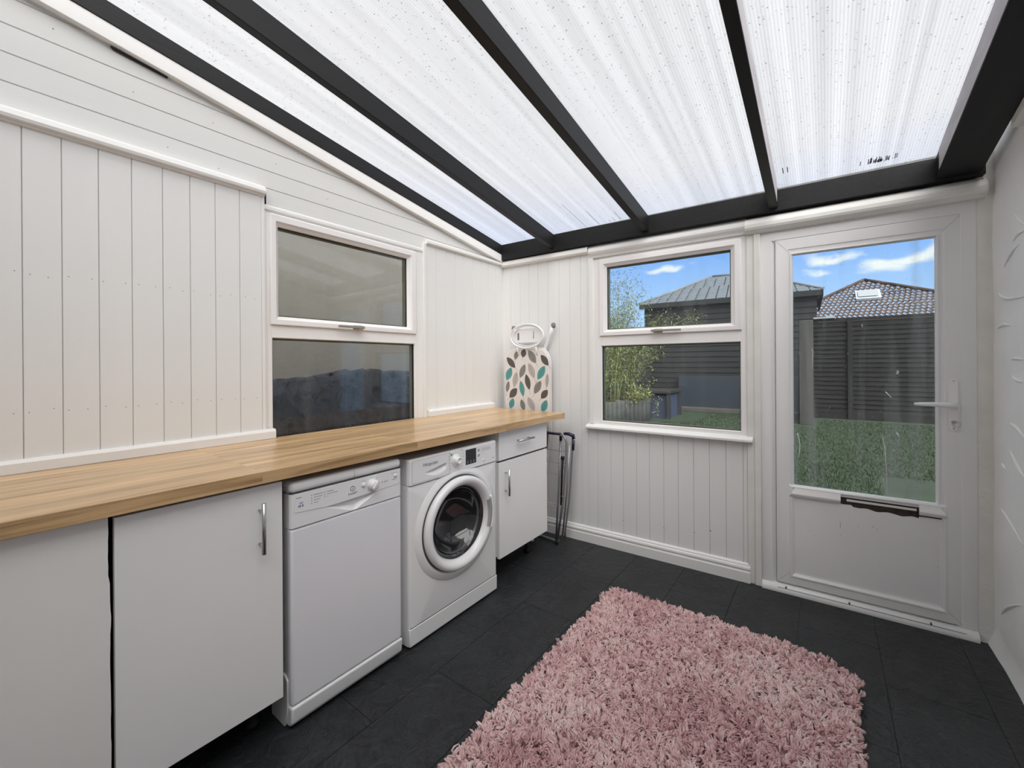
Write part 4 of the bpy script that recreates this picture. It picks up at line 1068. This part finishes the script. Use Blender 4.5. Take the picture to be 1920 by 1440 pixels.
# ================================================================== RUG
def rug():
    X0, X1, Ya, Yb = 1.185, 2.275, -.485, -2.35
    root = thing('rug', 'shaggy pale pink rug on the black slate floor', 'rug', ((X0+X1)/2, (Ya+Yb)/2, 0))
    def inside(x, y):
        rn, rf = .02, .12
        if not (X0 < x < X1 and Yb < y < Ya): return False
        cx, cy = X1-.14, Ya-.14                       # far right corner is well rounded
        if x > cx and y > cy and (x-cx)**2+(y-cy)**2 > .14**2: return False
        cx, cy = X0+.03, Ya-.03
        if x < cx and y > cy and (x-cx)**2+(y-cy)**2 > .03**2: return False
        return True
    b = MB(); pts = [(X0+.01, Yb+.01), (X1-.01, Yb+.01)]
    for k in range(9): a = math.pi/2*k/8; pts.append((X1-.145+.13*math.cos(a), Ya-.145+.13*math.sin(a)))
    pts += [(X0+.04, Ya-.012), (X0+.012, Ya-.04)]
    b.prism(pts, lambda x, y, z: (x, y, z), .001, .008); 
    m_back = mat('pink_rug_backing', (.34, .20, .21), .9)
    build('backing', b, m_back, root)
    rnd = np.random.RandomState(11)
    # yarn tufts: clumps of curled strands
    P = []; sp = .0138
    nx = int((X1-X0)/sp); ny = int((Ya-Yb)/sp)
    for i in range(nx+1):
        for j in range(ny+1):
            x = X0+i*sp+rnd.uniform(-.4, .4)*sp; y = Yb+j*sp+rnd.uniform(-.4, .4)*sp
            if inside(x, y): P.append((x, y))
    C = np.array(P); K = 6; n = len(C)*K
    base = np.repeat(C, K, 0)+rnd.normal(0, .0034, (n, 2))
    cx, cy = (X0+X1)/2, (Ya+Yb)/2
    lean_c = np.array([[noise.noise(Vector((x*16, y*16, 0))), noise.noise(Vector((x*16, y*16, 9)))] for x, y in C])
    lean = np.repeat(lean_c*.9+rnd.normal(0, .36, lean_c.shape), K, 0)*.95+rnd.normal(0, .16, (n, 2))
    H = np.repeat(np.array([.028+.008*noise.noise(Vector((x*9, y*9, 4))) for x, y in C])+rnd.normal(0, .0025, len(C)), K)*rnd.uniform(.85, 1.1, n)
    # rows on the border splay outwards
    ex = np.clip((.03-(base[:, 0]-X0))/.03, 0, 1)*-1+np.clip((.03-(X1-base[:, 0]))/.03, 0, 1); ey = np.clip((.03-(Ya-base[:, 1]))/.03, 0, 1)
    lean *= (1-.45*np.clip(np.abs(ex)+ey, 0, 1))[:, None]; lean[:, 0] += ex*.2; lean[:, 1] += ey*.2
    R = rnd.uniform(.0026, .0040, n)
    ts = [0, .4, .75, 1.0]; rr = [.8, 1.15, 1.15, .45]; seg = 4
    ph = rnd.uniform(0, 6.28, n); verts = np.zeros((n, len(ts), seg, 3))
    curl = np.repeat(rnd.normal(0, .006, (len(C), 2)), K, 0)+rnd.normal(0, .003, (n, 2))
    for q, t in enumerate(ts):
        px = base[:, 0]+lean[:, 0]*H*.8*t**1.5+curl[:, 0]*math.sin(3.0*t); py = base[:, 1]+lean[:, 1]*H*.8*t**1.5+curl[:, 1]*math.sin(3.0*t)
        ml = np.hypot(lean[:, 0], lean[:, 1]); pz = .005+H*t*(1-.22*np.clip(ml, 0, 1.6)*t)
        for s in range(seg):
            a = ph+2*math.pi*s/seg
            verts[:, q, s, 0] = px+R*rr[q]*np.cos(a); verts[:, q, s, 1] = py+R*rr[q]*np.sin(a); verts[:, q, s, 2] = np.maximum(.002, pz)
    V = verts.reshape(-1, 3)-np.array([cx, cy, 0])
    per = len(ts)*seg; fl = []
    for q in range(len(ts)-1):
        for s in range(seg): fl.append((q*seg+s, q*seg+(s+1) % seg, (q+1)*seg+(s+1) % seg, (q+1)*seg+s))
    fl.append(((len(ts)-1)*seg, (len(ts)-1)*seg+1, (len(ts)-1)*seg+2, (len(ts)-1)*seg+3))
    F = (np.arange(n)[:, None, None]*per+np.array(fl)[None]).reshape(-1)
    nf = n*len(fl)
    me = bpy.data.meshes.new('pile'); me.vertices.add(len(V)); me.vertices.foreach_set('co', V.astype(np.float32).ravel())
    me.loops.add(nf*4); me.loops.foreach_set('vertex_index', F.astype(np.int32))
    me.polygons.add(nf); me.polygons.foreach_set('loop_start', (np.arange(nf)*4).astype(np.int32)); me.polygons.foreach_set('loop_total', np.full(nf, 4, np.int32))
    me.update(); me.validate()
    me.polygons.foreach_set('use_smooth', np.ones(nf, bool))
    # each yarn has its own shade
    tone = np.repeat(rnd.normal(0, 1, len(C)), K)*.55+rnd.normal(0, .30, n)
    big = np.repeat(np.array([noise.noise(Vector((x*3.2, y*3.2, 2)))*1.6+noise.noise(Vector((x*11, y*11, 7)))*.8 for x, y in C]), K)
    tt = np.clip(.5+.30*tone+.26*big, 0, 1)[:, None]
    c0 = np.array([.50, .25, .265]); c1 = np.array([.76, .50, .50]); c2 = np.array([.88, .74, .71])
    cc = np.where(tt < .5, c0+(c1-c0)*tt*2, c1+(c2-c1)*(tt-.5)*2)
    col = np.ones((n, per, 4)); col[:, :, :3] = cc[:, None]
    ca = me.color_attributes.new('yarn', 'FLOAT_COLOR', 'POINT'); ca.data.foreach_set('color', col.astype(np.float32).ravel())
    m = bpy.data.materials.new('pink_yarn'); m.use_nodes = True; N = m.node_tree.nodes; L = m.node_tree.links; bb = N['Principled BSDF']
    at = N.new('ShaderNodeAttribute'); at.attribute_name = 'yarn'; L.new(at.outputs['Color'], bb.inputs['Base Color']); bb.inputs['Roughness'].default_value = .85
    bb.inputs['Sheen Weight'].default_value = .3
    me.materials.append(m)
    o = bpy.data.objects.new('pile', me); COL.objects.link(o); o.parent = root; o['kind'] = 'stuff'
rug()

# ================================================================== OUTSIDE: side passage seen through the left window
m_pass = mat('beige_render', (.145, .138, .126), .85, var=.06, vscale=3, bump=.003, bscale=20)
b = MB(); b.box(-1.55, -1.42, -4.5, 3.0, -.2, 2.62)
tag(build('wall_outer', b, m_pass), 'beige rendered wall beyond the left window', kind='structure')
b = MB(); b.box(-1.42, -.10, -4.5, 3.0, -.2, -.05)
tag(build('ground_passage', b, mat('grey_concrete', (.25, .25, .24), .9, var=.1)), 'concrete ground of the side passage', kind='structure')
def tarp():
    m_tarp = bpy.data.materials.new('dark_blue_tarpaulin'); m_tarp.use_nodes = True
    bb = m_tarp.node_tree.nodes['Principled BSDF']; bb.inputs['Base Color'].default_value = (.045, .055, .085, 1); bb.inputs['Roughness'].default_value = .30
    N = m_tarp.node_tree.nodes; L = m_tarp.node_tree.links
    tc = N.new('ShaderNodeTexCoord'); nz = N.new('ShaderNodeTexNoise'); nz.inputs['Scale'].default_value = 6; nz.inputs['Detail'].default_value = 10; nz.inputs['Roughness'].default_value = .68; nz.inputs['Distortion'].default_value = 1.8
    L.new(tc.outputs['Object'], nz.inputs['Vector']); bp = N.new('ShaderNodeBump'); bp.inputs['Distance'].default_value = .09; L.new(nz.outputs['Fac'], bp.inputs['Height']); L.new(bp.outputs[0], bb.inputs['Normal'])
    b = MB(); ny, nx = 330, 120; v = []; f = []
    for i in range(ny+1):
        y = -2.9+3.9*i/ny
        top = np.interp(y, [-2.9, -1.75, -1.60, -1.45, -1.38, -1.1, -.98, -.80, -.55, .0, 1.0], [.90, 1.03, 1.09, 1.12, 1.165, 1.185, 1.205, 1.225, 1.20, 1.20, 1.05])
        for j in range(nx+1):
            t = j/nx; x = -.31-.03*math.sin(y*4)-.95*t
            prof = math.sin(min(1, t*2.1)*math.pi/2)**.75*(1 if t < .75 else 1-.7*((t-.75)/.25)**2)
            z = .10+(top-.10)*prof
            rg = noise.ridged_multi_fractal(Vector((y*2.3+(z+x)*1.5, x*1.1-z*.8, 1)), .9, 2.1, 4, 1, 2)-1.1
            q3 = Vector((y*3.0+(z+x)*1.2, x*2-z*1.2, 3))
            cr = abs(noise.noise(q3))+.5*abs(noise.noise(q3*2.3))+.28*abs(noise.noise(q3*5.1))+.14*abs(noise.noise(q3*11))
            z += (.020*rg-.05*(cr-.45))*prof; x += .05*rg*(1-t)-.11*(cr-.45)
            x += .035*noise.noise(Vector((y*6+z*2.5, z*2, 4)))
            v.append((x, y, z))
    for i in range(ny):
        for j in range(nx): f.append((i*(nx+1)+j, (i+1)*(nx+1)+j, (i+1)*(nx+1)+j+1, i*(nx+1)+j+1))
    b.add(v, f, True)
    # hem falling to the ground on the window side
    s = len(b.v); vv = [v[i*(nx+1)] for i in range(ny+1)]+[(v[i*(nx+1)][0]+.02, v[i*(nx+1)][1], -.05) for i in range(ny+1)]
    b.add(vv, [(i, i+1, ny+2+i, ny+1+i) for i in range(ny)], True)
    o = build('tarpaulin', b, m_tarp, base=(-.7, -.95, -.05), recalc=False)
    tag(o, 'crumpled dark blue tarpaulin over a heap, outside the left window', 'tarpaulin')
    return m_tarp
m_tarp = tarp()

# ================================================================== OUTSIDE: garden
G = -.05
def build_garden():
    m_grass = mat('green_artificial_turf', (.011, .021, .008), .9, var=.28, vscale=9, bump=.01, bscale=120)
    b = MB(); b.box(-8, 9, .13, 30, G-.1, G)
    tag(build('ground_garden', b, m_grass), 'green artificial lawn ground', kind='structure')
    b = MB(); b.box(-.9, 2.62, -.13, -.40, G, G+.02)
    # grass blades in the area the door shows
    rnd = np.random.RandomState(4); n = 60000
    y = .5+8.6*rnd.uniform(0, 1, n)**1.3; x = 1.2+rnd.uniform(0, 1, n)*(1.0+.36*y); wl = rnd.uniform(0, 1, n) < .3; y = np.where(wl, 2.6+6.2*rnd.uniform(0, 1, n), y); x = np.where(wl, -.85+2.3*rnd.uniform(0, 1, n), x)
    keep = ~((x > 2.66) & (y < 3.55)) & (y < 8.85) & ~((x < -.3) & (y > 6.8)) & ~((x > 1.6) & (x < 2.05) & (y > 7.5)); x = x[keep]; y = y[keep]; n = len(x)
    h = rnd.uniform(.018, .040, n); a = rnd.uniform(0, 6.28, n); w = .0030+.0006*y; lx = rnd.normal(0, .012, n); ly = rnd.normal(0, .012, n)
    V = np.zeros((n, 3, 3)); V[:, 0] = np.stack([x-w*np.cos(a), y-w*np.sin(a), np.full(n, G)], 1); V[:, 1] = np.stack([x+w*np.cos(a), y+w*np.sin(a), np.full(n, G)], 1); V[:, 2] = np.stack([x+lx, y+ly, G+h], 1)
    V[:, :, 0] -= 2.5; V[:, :, 1] -= 4; V[:, :, 2] -= G
    me = bpy.data.meshes.new('grass'); me.from_pydata(V.reshape(-1, 3).tolist(), [], np.arange(n*3).reshape(-1, 3).tolist())
    me.materials.append(mat('grass_blade', (.019, .033, .012), .8, var=.35, vscale=5)); o = bpy.data.objects.new('grass', me); COL.objects.link(o); o.location = (2.5, 4, G)
    tag(o, 'short green artificial grass covering the garden', 'grass', kind='stuff')
    b = MB(); b.box(2.78, 4.4, -.35, -3.45, G, G+.03)
    tag(build('paving_slab', b, mat('dark_paving', (.04, .039, .038), .8, var=.2, vscale=6), frame=FRAME_B, base=(3.4, 2, G), bevel=.004), 'dark paving slab in the lawn, seen at the foot of the door glass', 'paving slab')
build_garden()

def fence():
    m_f = mat('dark_stained_fence', (.011, .010, .010), .9, spec=.15, var=.35, vscale=9, vstretch=(.3, 1, 3), bump=.003, bscale=30)
    root = thing('garden_fence', 'dark horizontal slatted fence across the end of the lawn', 'fence', (3.6, 9.2, G), FRAME_B)
    b = MB(); z = .10; i = 0; rnd = random.Random(8)
    while z < 2.15:
        h = .105
        b.add([(2.2, 9.16, z), (7.5, 9.16, z), (7.5, 9.19, z+h+.012), (2.2, 9.19, z+h+.012), (2.2, 9.21, z), (7.5, 9.21, z), (7.5, 9.21, z+h+.012), (2.2, 9.21, z+h+.012)],
              [(0, 1, 2, 3), (0, 4, 5, 1), (2, 6, 7, 3)])
        b.box(2.2, 7.5, 9.155, 9.175, z, z+.018)
        z += h
    build('slats', b, m_f, root, recalc=False)
    b = MB(); b.box(2.2, 7.5, 9.15, 9.21, G, .11); build('gravel_board', b, m_f, root)
    b = MB(); b.box(2.2, 7.5, 9.12, 9.22, 2.235, 2.29); build('top_rail', b, m_f, root)
    for u in (2.86, 4.62, 6.4): b = MB(); b.box(u, u+.09, 9.11, 9.19, G, 2.26); build('post', b, m_f, root)
    b = MB(); b.box(2.21, 2.62, 9.05, 9.24, 2.2915, 2.325); b.box(2.45, 2.62, 9.05, 9.24, 2.325, 2.35); 
    tag(build('coping_strip', b, mat('pale_grey_stone', (.20, .205, .22), .8), frame=FRAME_B, base=(2.4, 9.15, 2.29)), 'pale grey strip lying on the left end of the fence', 'coping')
    # return wing beside the shed
    b = MB(); b.box(1.94, 2.19, 7.7, 9.10, G, 2.16); 
    tag(build('garden_post', b, mat('brown_grey_timber', (.020, .017, .015), .8, var=.3, vscale=6, vstretch=(1, 1, .2)), frame=FRAME_B, base=(1.83, 8, G), bevel=.01), 'thick brown timber post where the fence meets the shed', 'post')
fence()
def left_fence():
    root = thing('garden_fence', 'dark fence panel far left, half hidden behind the bamboo', 'fence', (-4.5, 9.3, G), FRAME_B)
    b = MB(); z = G
    while z < 2.0: b.add([(-8, 9.26, z), (-1.8, 9.26, z), (-1.8, 9.29, z+.15), (-8, 9.29, z+.15), (-8, 9.3, z), (-1.8, 9.3, z)], [(0, 1, 2, 3), (0, 4, 5, 1)]); z += .15
    b.box(-8, -1.8, 9.29, 9.33, G, 2.1); build('boards', b, mat('black_cladding', (.004, .004, .005), .9), root, recalc=False)
left_fence()

def shed():
    root = thing('garden_shed', 'dark boarded outbuilding with a grey slate hipped roof', 'shed', (0, 9.8, G), FRAME_B)
    m_s = mat('black_cladding', (.0035, .0035, .0045), .9, var=.2, spec=.15, vscale=8, vstretch=(.4, 1, 3))
    b = MB(); U0, U1, D0, D1 = -2.05, 2.28, 9.6, 13.2; z = G; 
    b.box(U0, U1, D0+.03, D1, G, 3.05)
    while z < 3.03:
        b.add([(U0-.01, D0, z), (U1+.01, D0, z), (U1+.01, D0+.022, z+.15), (U0-.01, D0+.022, z+.15), (U0-.01, D0+.03, z), (U1+.01, D0+.03, z)], [(0, 1, 2, 3), (0, 4, 5, 1)]); z += .15
    build('cladding', b, m_s, root, recalc=False)
    # hipped slate roof, rows of slates
    m_r = mat('grey_roof_slate', (.095, .103, .12), .6, var=.12, vscale=5)
    a0, a1, e0, e1 = U0-.12, 2.42, D0-.15, D1+.1; ze, zr_ = 3.03, 4.0; r0, r1, rd = -.45, .40, 11.4
    rf = MB(); rows = 13
    def quad(p0, p1, q0, q1, face):
        for k in range(rows):
            t0, t1 = k/rows, (k+1)/rows
            A = [p0[i]+(q0[i]-p0[i])*t0 for i in range(3)]; B = [p1[i]+(q1[i]-p1[i])*t0 for i in range(3)]; C = [p1[i]+(q1[i]-p1[i])*t1 for i in range(3)]; D = [p0[i]+(q0[i]-p0[i])*t1 for i in range(3)]
            wlen = math.dist(A, B); nn = max(1, int(wlen/.26)); off = (k % 2)*.5
            for c in range(nn+1):
                s0 = max(0, (c-off)/nn); s1 = min(1, (c+1-off)/nn)
                if s1 <= s0: continue
                g = .012/max(wlen, .1)
                pt = lambda P, Q, s: [P[i]+(Q[i]-P[i])*s for i in range(3)]
                a, b_, c_, d_ = pt(A, B, s0+g), pt(A, B, s1-g), pt(D, C, s1-g), pt(D, C, s0+g)
                up = .03
                rf.add([(a[0], a[1], a[2]+up), (b_[0], b_[1], b_[2]+up), c_, d_, a, b_], [(0, 1, 2, 3), (4, 5, 1, 0)])
    quad((a0, e0, ze), (a1, e0, ze), (r0, rd, zr_), (r1, rd, zr_), 0)
    quad((a1, e0, ze), (a1, e1, ze), (r1, rd, zr_), (r1, rd+.01, zr_), 1)
    quad((a0, e1, ze), (a0, e0, ze), (r0, rd+.01, zr_), (r0, rd, zr_), 1)
    R_ = build('roof', rf, m_r, root, recalc=False)
    u = MB(); u.add([(a0, e0, ze-.01), (a1, e0, ze-.01), (r1, rd, zr_-.03), (r0, rd, zr_-.03), (a1, e1, ze-.01), (a0, e1, ze-.01)], [(0, 1, 2, 3), (1, 4, 2), (5, 0, 3), (4, 5, 3, 2)])
    u.box(a0, a1, e0, e0+.05, ze-.13, ze+.005); u.box(a1-.05, a1, e0, e1, ze-.13, ze+.005)
    build('eaves', u, m_s, root, recalc=False)
    c = MB()
    for P, Q in (((a1, e0, ze+.03), (r1, rd, zr_+.03)), ((a0, e0, ze+.03), (r0, rd, zr_+.03)), ((r0, rd, zr_+.03), (r1, rd, zr_+.03))): c.tube([P, Q], .035, 8)
    build('ridge_tiles', c, m_r, R_)
    # boarded wing of the shed that shows above the fence
    b = MB(); b.box(-1.0, 1.93, 9.37, 9.56, G, .90); tag(build('storage_bench', b, mat('navy_painted_board', (.006, .010, .018), .6, var=.1), frame=FRAME_B, base=(.3, 9.4, G), bevel=.01), 'low dark blue boarded storage front against the shed', 'storage box')
    b = MB(); b.box(-1.0, 1.9, 8.95, 9.355, G, G+.10)
    tag(build('timber_step', b, mat('brown_sleeper', (.04, .034, .028), .8, var=.3), frame=FRAME_B, base=(.2, 9.1, G), bevel=.01), 'low brown timber edging in front of the blue storage', 'step')
shed()

def house():
    root = thing('neighbour_house', 'house beyond the fence with brown tiled hipped roof and a roof window', 'house', (4.5, 24, G), FRAME_B)
    m_t = mat('brown_roof_tile', (.055, .036, .030), .9, spec=.1, var=.45, vscale=2.2); m_w = mat('brick_house_wall', (.22, .13, .10), .9)
    m_t2 = mat('pale_tile_mottle_sheen', (.12, .09, .08), .9, spec=.1)  # pale mottling, plus sheen on the left-hand tiles painted in as colour
    # wall and roof; apex seen over the middle of the door glass
    A = (4.36, 24, 4.66); Lb = (-1.2, 21.0, 2.4); Rb = (12.2, 21.0, 2.2)
    b = MB(); b.box(.6, 9.5, 21.2, 26, G, 3.2); build('wall', b, m_w, root)
    rf = MB(); rows = 15; ZB, ZH = 3.2, 2.18
    for k in range(rows):
        t0, t1 = k/rows, (k+1)/rows
        y0, y1 = 21+3*t0, 21+3*t1; z0, z1 = ZB+ZH*t0, ZB+ZH*t1
        x0 = .53+3.98*t0
        x1 = 9.6-5.09*t0
        n = max(1, int((x1-x0)/.19)); cw = (x1-x0)/n
        for c in range(n):
            xa = x0+c*cw
            v = []; m = 5
            for q in range(m+1):
                s = q/m; zz = .04*math.sin(math.pi*2*s)
                v.append((xa+cw*s, y0, z0+.05+zz)); 
            for q in range(m+1): s = q/m; v.append((xa+cw*s, y1+.02, z1+.035*math.sin(math.pi*2*s)*.6))
            for q in range(m+1): s = q/m; v.append((xa+cw*s, y0, z0+.0+.035*math.sin(math.pi*2*s)))
            rf.cur = 0
            rf.add(v, [(q, q+1, m+2+q, m+1+q) for q in range(m)], True)
            rf.cur = 1 if noise.noise(Vector((xa*.35, z0*1.2, 0))) < .12 or xa < 5.2 else 0  # all left-hand tile fronts get the painted sheen, patches elsewhere
            rf.add(v, [(2*m+2+q, 2*m+3+q, q+1, q) for q in range(1, 4)], True)
    R_ = build('roof', rf, [m_t, m_t2], root, recalc=False)
    h = MB(); pts = []
    for k in range(13):
        t = k/12; pts.append((.53+3.98*t, 21+3*t, ZB+ZH*t+.07))
    h.tube(pts, .07, 8); pts = []
    for k in range(13): t = 1-k/12; pts.append((9.6-5.09*t, 21+3*t, ZB+ZH*t+.07))
    h.tube(pts, .07, 8); build('ridge_tiles', h, m_t, R_)
    # roof window
    w = MB(); t0, t1 = .46, .68
    def rp(x, t, d): return (x, 21+3*t-.62*d, ZB+ZH*t+.78*d)
    x0, x1 = 4.06, 5.0
    w.add([rp(x0, t0, .12), rp(x1, t0, .12), rp(x1, t1, .12), rp(x0, t1, .12), rp(x0, t0, 0), rp(x1, t0, 0), rp(x1, t1, 0), rp(x0, t1, 0)], [(0, 1, 2, 3), (4, 5, 1, 0), (5, 6, 2, 1), (7, 4, 0, 3), (6, 7, 3, 2)])
    W = build('roof_window', w, mat('grey_window_flashing', (.35, .36, .38), .5), root)
    w = MB(); w.add([rp(x0+.08, t0+.03, .17), rp(x1-.08, t0+.03, .17), rp(x1-.08, t1-.03, .17), rp(x0+.08, t1-.03, .17)], [(0, 1, 2, 3)])
    build('pane', w, mat('sky_bright_pane', (.20, .21, .23), .6), W, recalc=False)
house()

def planter():
    root = thing('log_planter', 'low grey log-roll planter at the left of the garden window', 'planter', (-1.7, 5.6, G), FRAME_B)
    m_l = mat('grey_weathered_log', (.034, .034, .032), .85, var=.3, vscale=8, vstretch=(1, 1, .3))
    b = MB(); rnd = random.Random(3)
    pts = [(-1.34+.02*i/12, 4.0+2.85*i/12) for i in range(0)]
    y = 4.2
    while y < 6.8: h = .47+rnd.uniform(-.02, .02); b.tube([(-1.50+(y-5)*.28, y, G), (-1.50+(y-5)*.28, y, h-.02), (-1.50+(y-5)*.28, y, h)], [.075, .075, .05], 10); y += .145
    x = -1.06
    while x > -3.2: b.tube([(x, 6.80, G), (x, 6.80, .45), (x, 6.80, .47)], [.075, .075, .05], 10); x -= .145
    x = -1.8
    while x > -3.2: b.tube([(x, 4.2, G), (x, 4.2, .45), (x, 4.2, .47)], [.075, .075, .05], 10); x -= .145
    build('log_edging', b, m_l, root)
    b = MB(); b.prism([(-3.2, 4.25), (-1.76, 4.25), (-1.06, 6.75), (-3.2, 6.75)], lambda x, y, z: (x, y, z), G, .38); build('soil', b, mat('dark_soil', (.05, .035, .025), .95, var=.3), root)
planter()
def bench():
    root = thing('garden_bench', 'dark low bench in front of the shed, seen through the lower pane', 'bench', (-.95, 7.6, G), FRAME_B)
    m_b = mat('black_bench_paint', (.014, .014, .018), .5); m_c = mat('navy_side_panel', (.020, .026, .055), .6)
    b = MB(); b.box(-1.40, -.60, 7.05, 8.15, .55, .62); build('seat', b, m_b, root, bevel=.008)
    for (x, y) in ((-1.33, 7.12), (-.66, 7.12), (-1.33, 8.08), (-.66, 8.08)): b = MB(); b.box(x-.03, x+.05, y-.03, y+.05, G, .55); build('leg', b, m_b, root)
    b = MB(); b.box(-1.28, -.68, 7.2, 8.0, G, .50); build('side_panel', b, m_c, root)
bench()

def foliage(V, F, rnd, c, n, spread, L0, w0, droop=.4):
    """little folded leaves round a centre"""
    for _ in range(n):
        p = np.array(c)+rnd.normal(0, 1, 3)*np.array(spread)
        az = rnd.uniform(0, 6.28); el = rnd.uniform(-.9, .5)-droop*.5; l = L0*rnd.uniform(.6, 1.3); w = w0*rnd.uniform(.7, 1.2)
        d = np.array([math.cos(az)*math.cos(el), math.sin(az)*math.cos(el), math.sin(el)])
        s = np.cross(d, [0, 0, 1]); s /= np.linalg.norm(s)+1e-6; nrm = np.cross(s, d)
        tilt = rnd.uniform(-1, 1); s = s*math.cos(tilt)+nrm*math.sin(tilt)
        o = len(V); V += [tuple(p), tuple(p+d*l*.45+s*w/2), tuple(p+d*l+np.array([0, 0, -l*.15])), tuple(p+d*l*.45-s*w/2)]
        F += [(o, o+1, o+2), (o, o+2, o+3)]
def leaf_material(name, c):
    m = bpy.data.materials.new(name); m.use_nodes = True; N = m.node_tree.nodes; L = m.node_tree.links; b = N['Principled BSDF']
    tc = N.new('ShaderNodeTexCoord'); nz = N.new('ShaderNodeTexNoise'); nz.inputs['Scale'].default_value = 14; L.new(tc.outputs['Object'], nz.inputs[0])
    rp = N.new('ShaderNodeValToRGB'); L.new(nz.outputs['Fac'], rp.inputs[0]); e = rp.color_ramp.elements
    e[0].position = .3; e[0].color = (*[k*.55 for k in c], 1); e[1].position = .7; e[1].color = (c[0]*1.6, c[1]*1.45, c[2]*1.2, 1)
    L.new(rp.outputs[0], b.inputs['Base Color']); b.inputs['Roughness'].default_value = .6
    return m
def bamboo():
    root = thing('bamboo', 'tall feathery bamboo growing in the log planter', 'bamboo', (-1.5, 6.0, .38), FRAME_B)
    rnd = np.random.RandomState(9); rr = random.Random(9); V = []; F = []
    m_c = mat('bamboo_cane', (.11, .13, .05), .6)
    canes = []
    for i in range(15):
        x0 = -1.62+rr.uniform(-.35, .25); y0 = 6.0+rr.uniform(-.5, .4)
        H = rr.uniform(1.8, 2.9); lx = rr.uniform(-.25, .55); ly = rr.uniform(-.3, .3)
        canes.append((x0, y0, H, lx, ly))
    canes += [(-1.45, 6.0, 2.25, 1.55, .0), (-1.4, 5.9, 1.9, 1.15, .1), (-1.5, 6.1, 2.3, 1.75, .0), (-1.5, 6.0, 3.0, .12, .0), (-1.62, 6.1, 3.0, .05, .0), (-1.4, 5.9, 2.6, .25, .0), (-1.55, 5.8, 2.4, .5, .1), (-1.3, 6.2, 2.5, .35, .0), (-1.45, 6.1, 2.8, .40, .0), (-1.3, 6.3, 1.9, .7, .0), (-1.4, 6.2, 2.2, .9, .0)]
    for (x0, y0, H, lx, ly) in canes:
        pts = [(x0+lx*(t**2.0), y0+ly*t*t, .38+H*t*(1-.12*t*abs(lx))) for t in [k/8 for k in range(9)]]
        b = MB(); b.tube(pts, [.010-.0075*k/8 for k in range(9)], 6); build('cane', b, m_c, root)
        for k in range(2, 9):
            dens = (58 if H < 2.5 else 66) if k < 6 else (34 if k < 8 else 20)
            if lx > .8: dens = int(dens*(.5 if k < 4 else 1.5))
            sp_ = .16 if k < 7 else .10
            foliage(V, F, rnd, pts[k], dens, (sp_, sp_, .13), .085, .015)
            # side twigs
            for q in range(3):
                t = rnd.uniform(-.35, .35, 3); c = np.array(pts[k])+t*np.array([.8, .8, .5]); foliage(V, F, rnd, c, 7, (.05, .05, .05), .08, .014)
    b = MB(); b.v = V; b.f = [list(f) for f in F]; b.mi = [0]*len(F); b.sm = [False]*len(F)
    o = build('leaves', b, leaf_material('bamboo_leaf', (.10, .118, .042)), root, recalc=False); o['kind'] = 'stuff'
bamboo()
def shrub():
    root = thing('flowering_shrub', 'small yellow-green leafy shrub spilling over the planter edge', 'shrub', (-1.15, 6.3, .40), FRAME_B)
    rnd = np.random.RandomState(3); V = []; F = []
    for i in range(46):
        c = (-1.12+rnd.normal(0, .14), 6.3+rnd.normal(0, .25), .60+rnd.normal(0, .09)); foliage(V, F, rnd, c, 22, (.07, .07, .06), .055, .026)
    for i in range(8): foliage(V, F, rnd, (-.84+rnd.normal(0, .04), 6.85+rnd.normal(0, .08), .15+rnd.uniform(-.1, .3)), 12, (.04, .04, .05), .04, .02)
    b = MB(); b.v = V; b.f = [list(f) for f in F]; b.mi = [0]*len(F); b.sm = [False]*len(F)
    o = build('leaves', b, leaf_material('shrub_leaf', (.095, .115, .042)), root, recalc=False); o['kind'] = 'stuff'
    b = MB()
    for i in range(6): b.tube([(-1.2, 6.3, .39), (-1.2+rnd.normal(0, .04), 6.3+rnd.normal(0, .1), .50), (-1.15+rnd.normal(0, .1), 6.3+rnd.normal(0, .2), .60)], .006, 6)
    build('stems', b, mat('shrub_stem', (.12, .09, .05), .8), root)
shrub()
def twigs():
    rr = random.Random(12); b = MB()
    def br(p, d, l, r, depth):
        q = p+d*l; b.tube([p, (p+q)/2+Vector((rr.uniform(-.05, .05)*l, 0, rr.uniform(-.05, .05)*l)), q], [r, r*.8, r*.6], 5)
        if depth:
            for k in range(4): br(p+d*l*(.35+.2*k), (d+Vector((rr.uniform(-.9, .7), rr.uniform(-.4, .4), rr.uniform(-.2, .5)))).normalized(), l*.58, r*.5, depth-1)
    b.tube([(5.75, 11, G), (5.75, 11, 1.8)], [.10, .06], 8)
    for a in ((-.8, .1, .5), (-.6, -.3, .8), (-.2, 0, 1), (.3, .1, .9), (-.95, 0, .25)): br(Vector((5.75, 11, 1.75)), Vector(a).normalized(), .80, .022, 3)
    tag(build('bare_tree', b, mat('bare_twig', (.10, .075, .06), .8), frame=FRAME_B, base=(5.75, 11, G)), 'leafless tree with thin twigs at the right end of the fence', 'tree')
twigs()

# tidy helper properties
for o in bpy.data.objects:
    if '_b' in o: del o['_b']
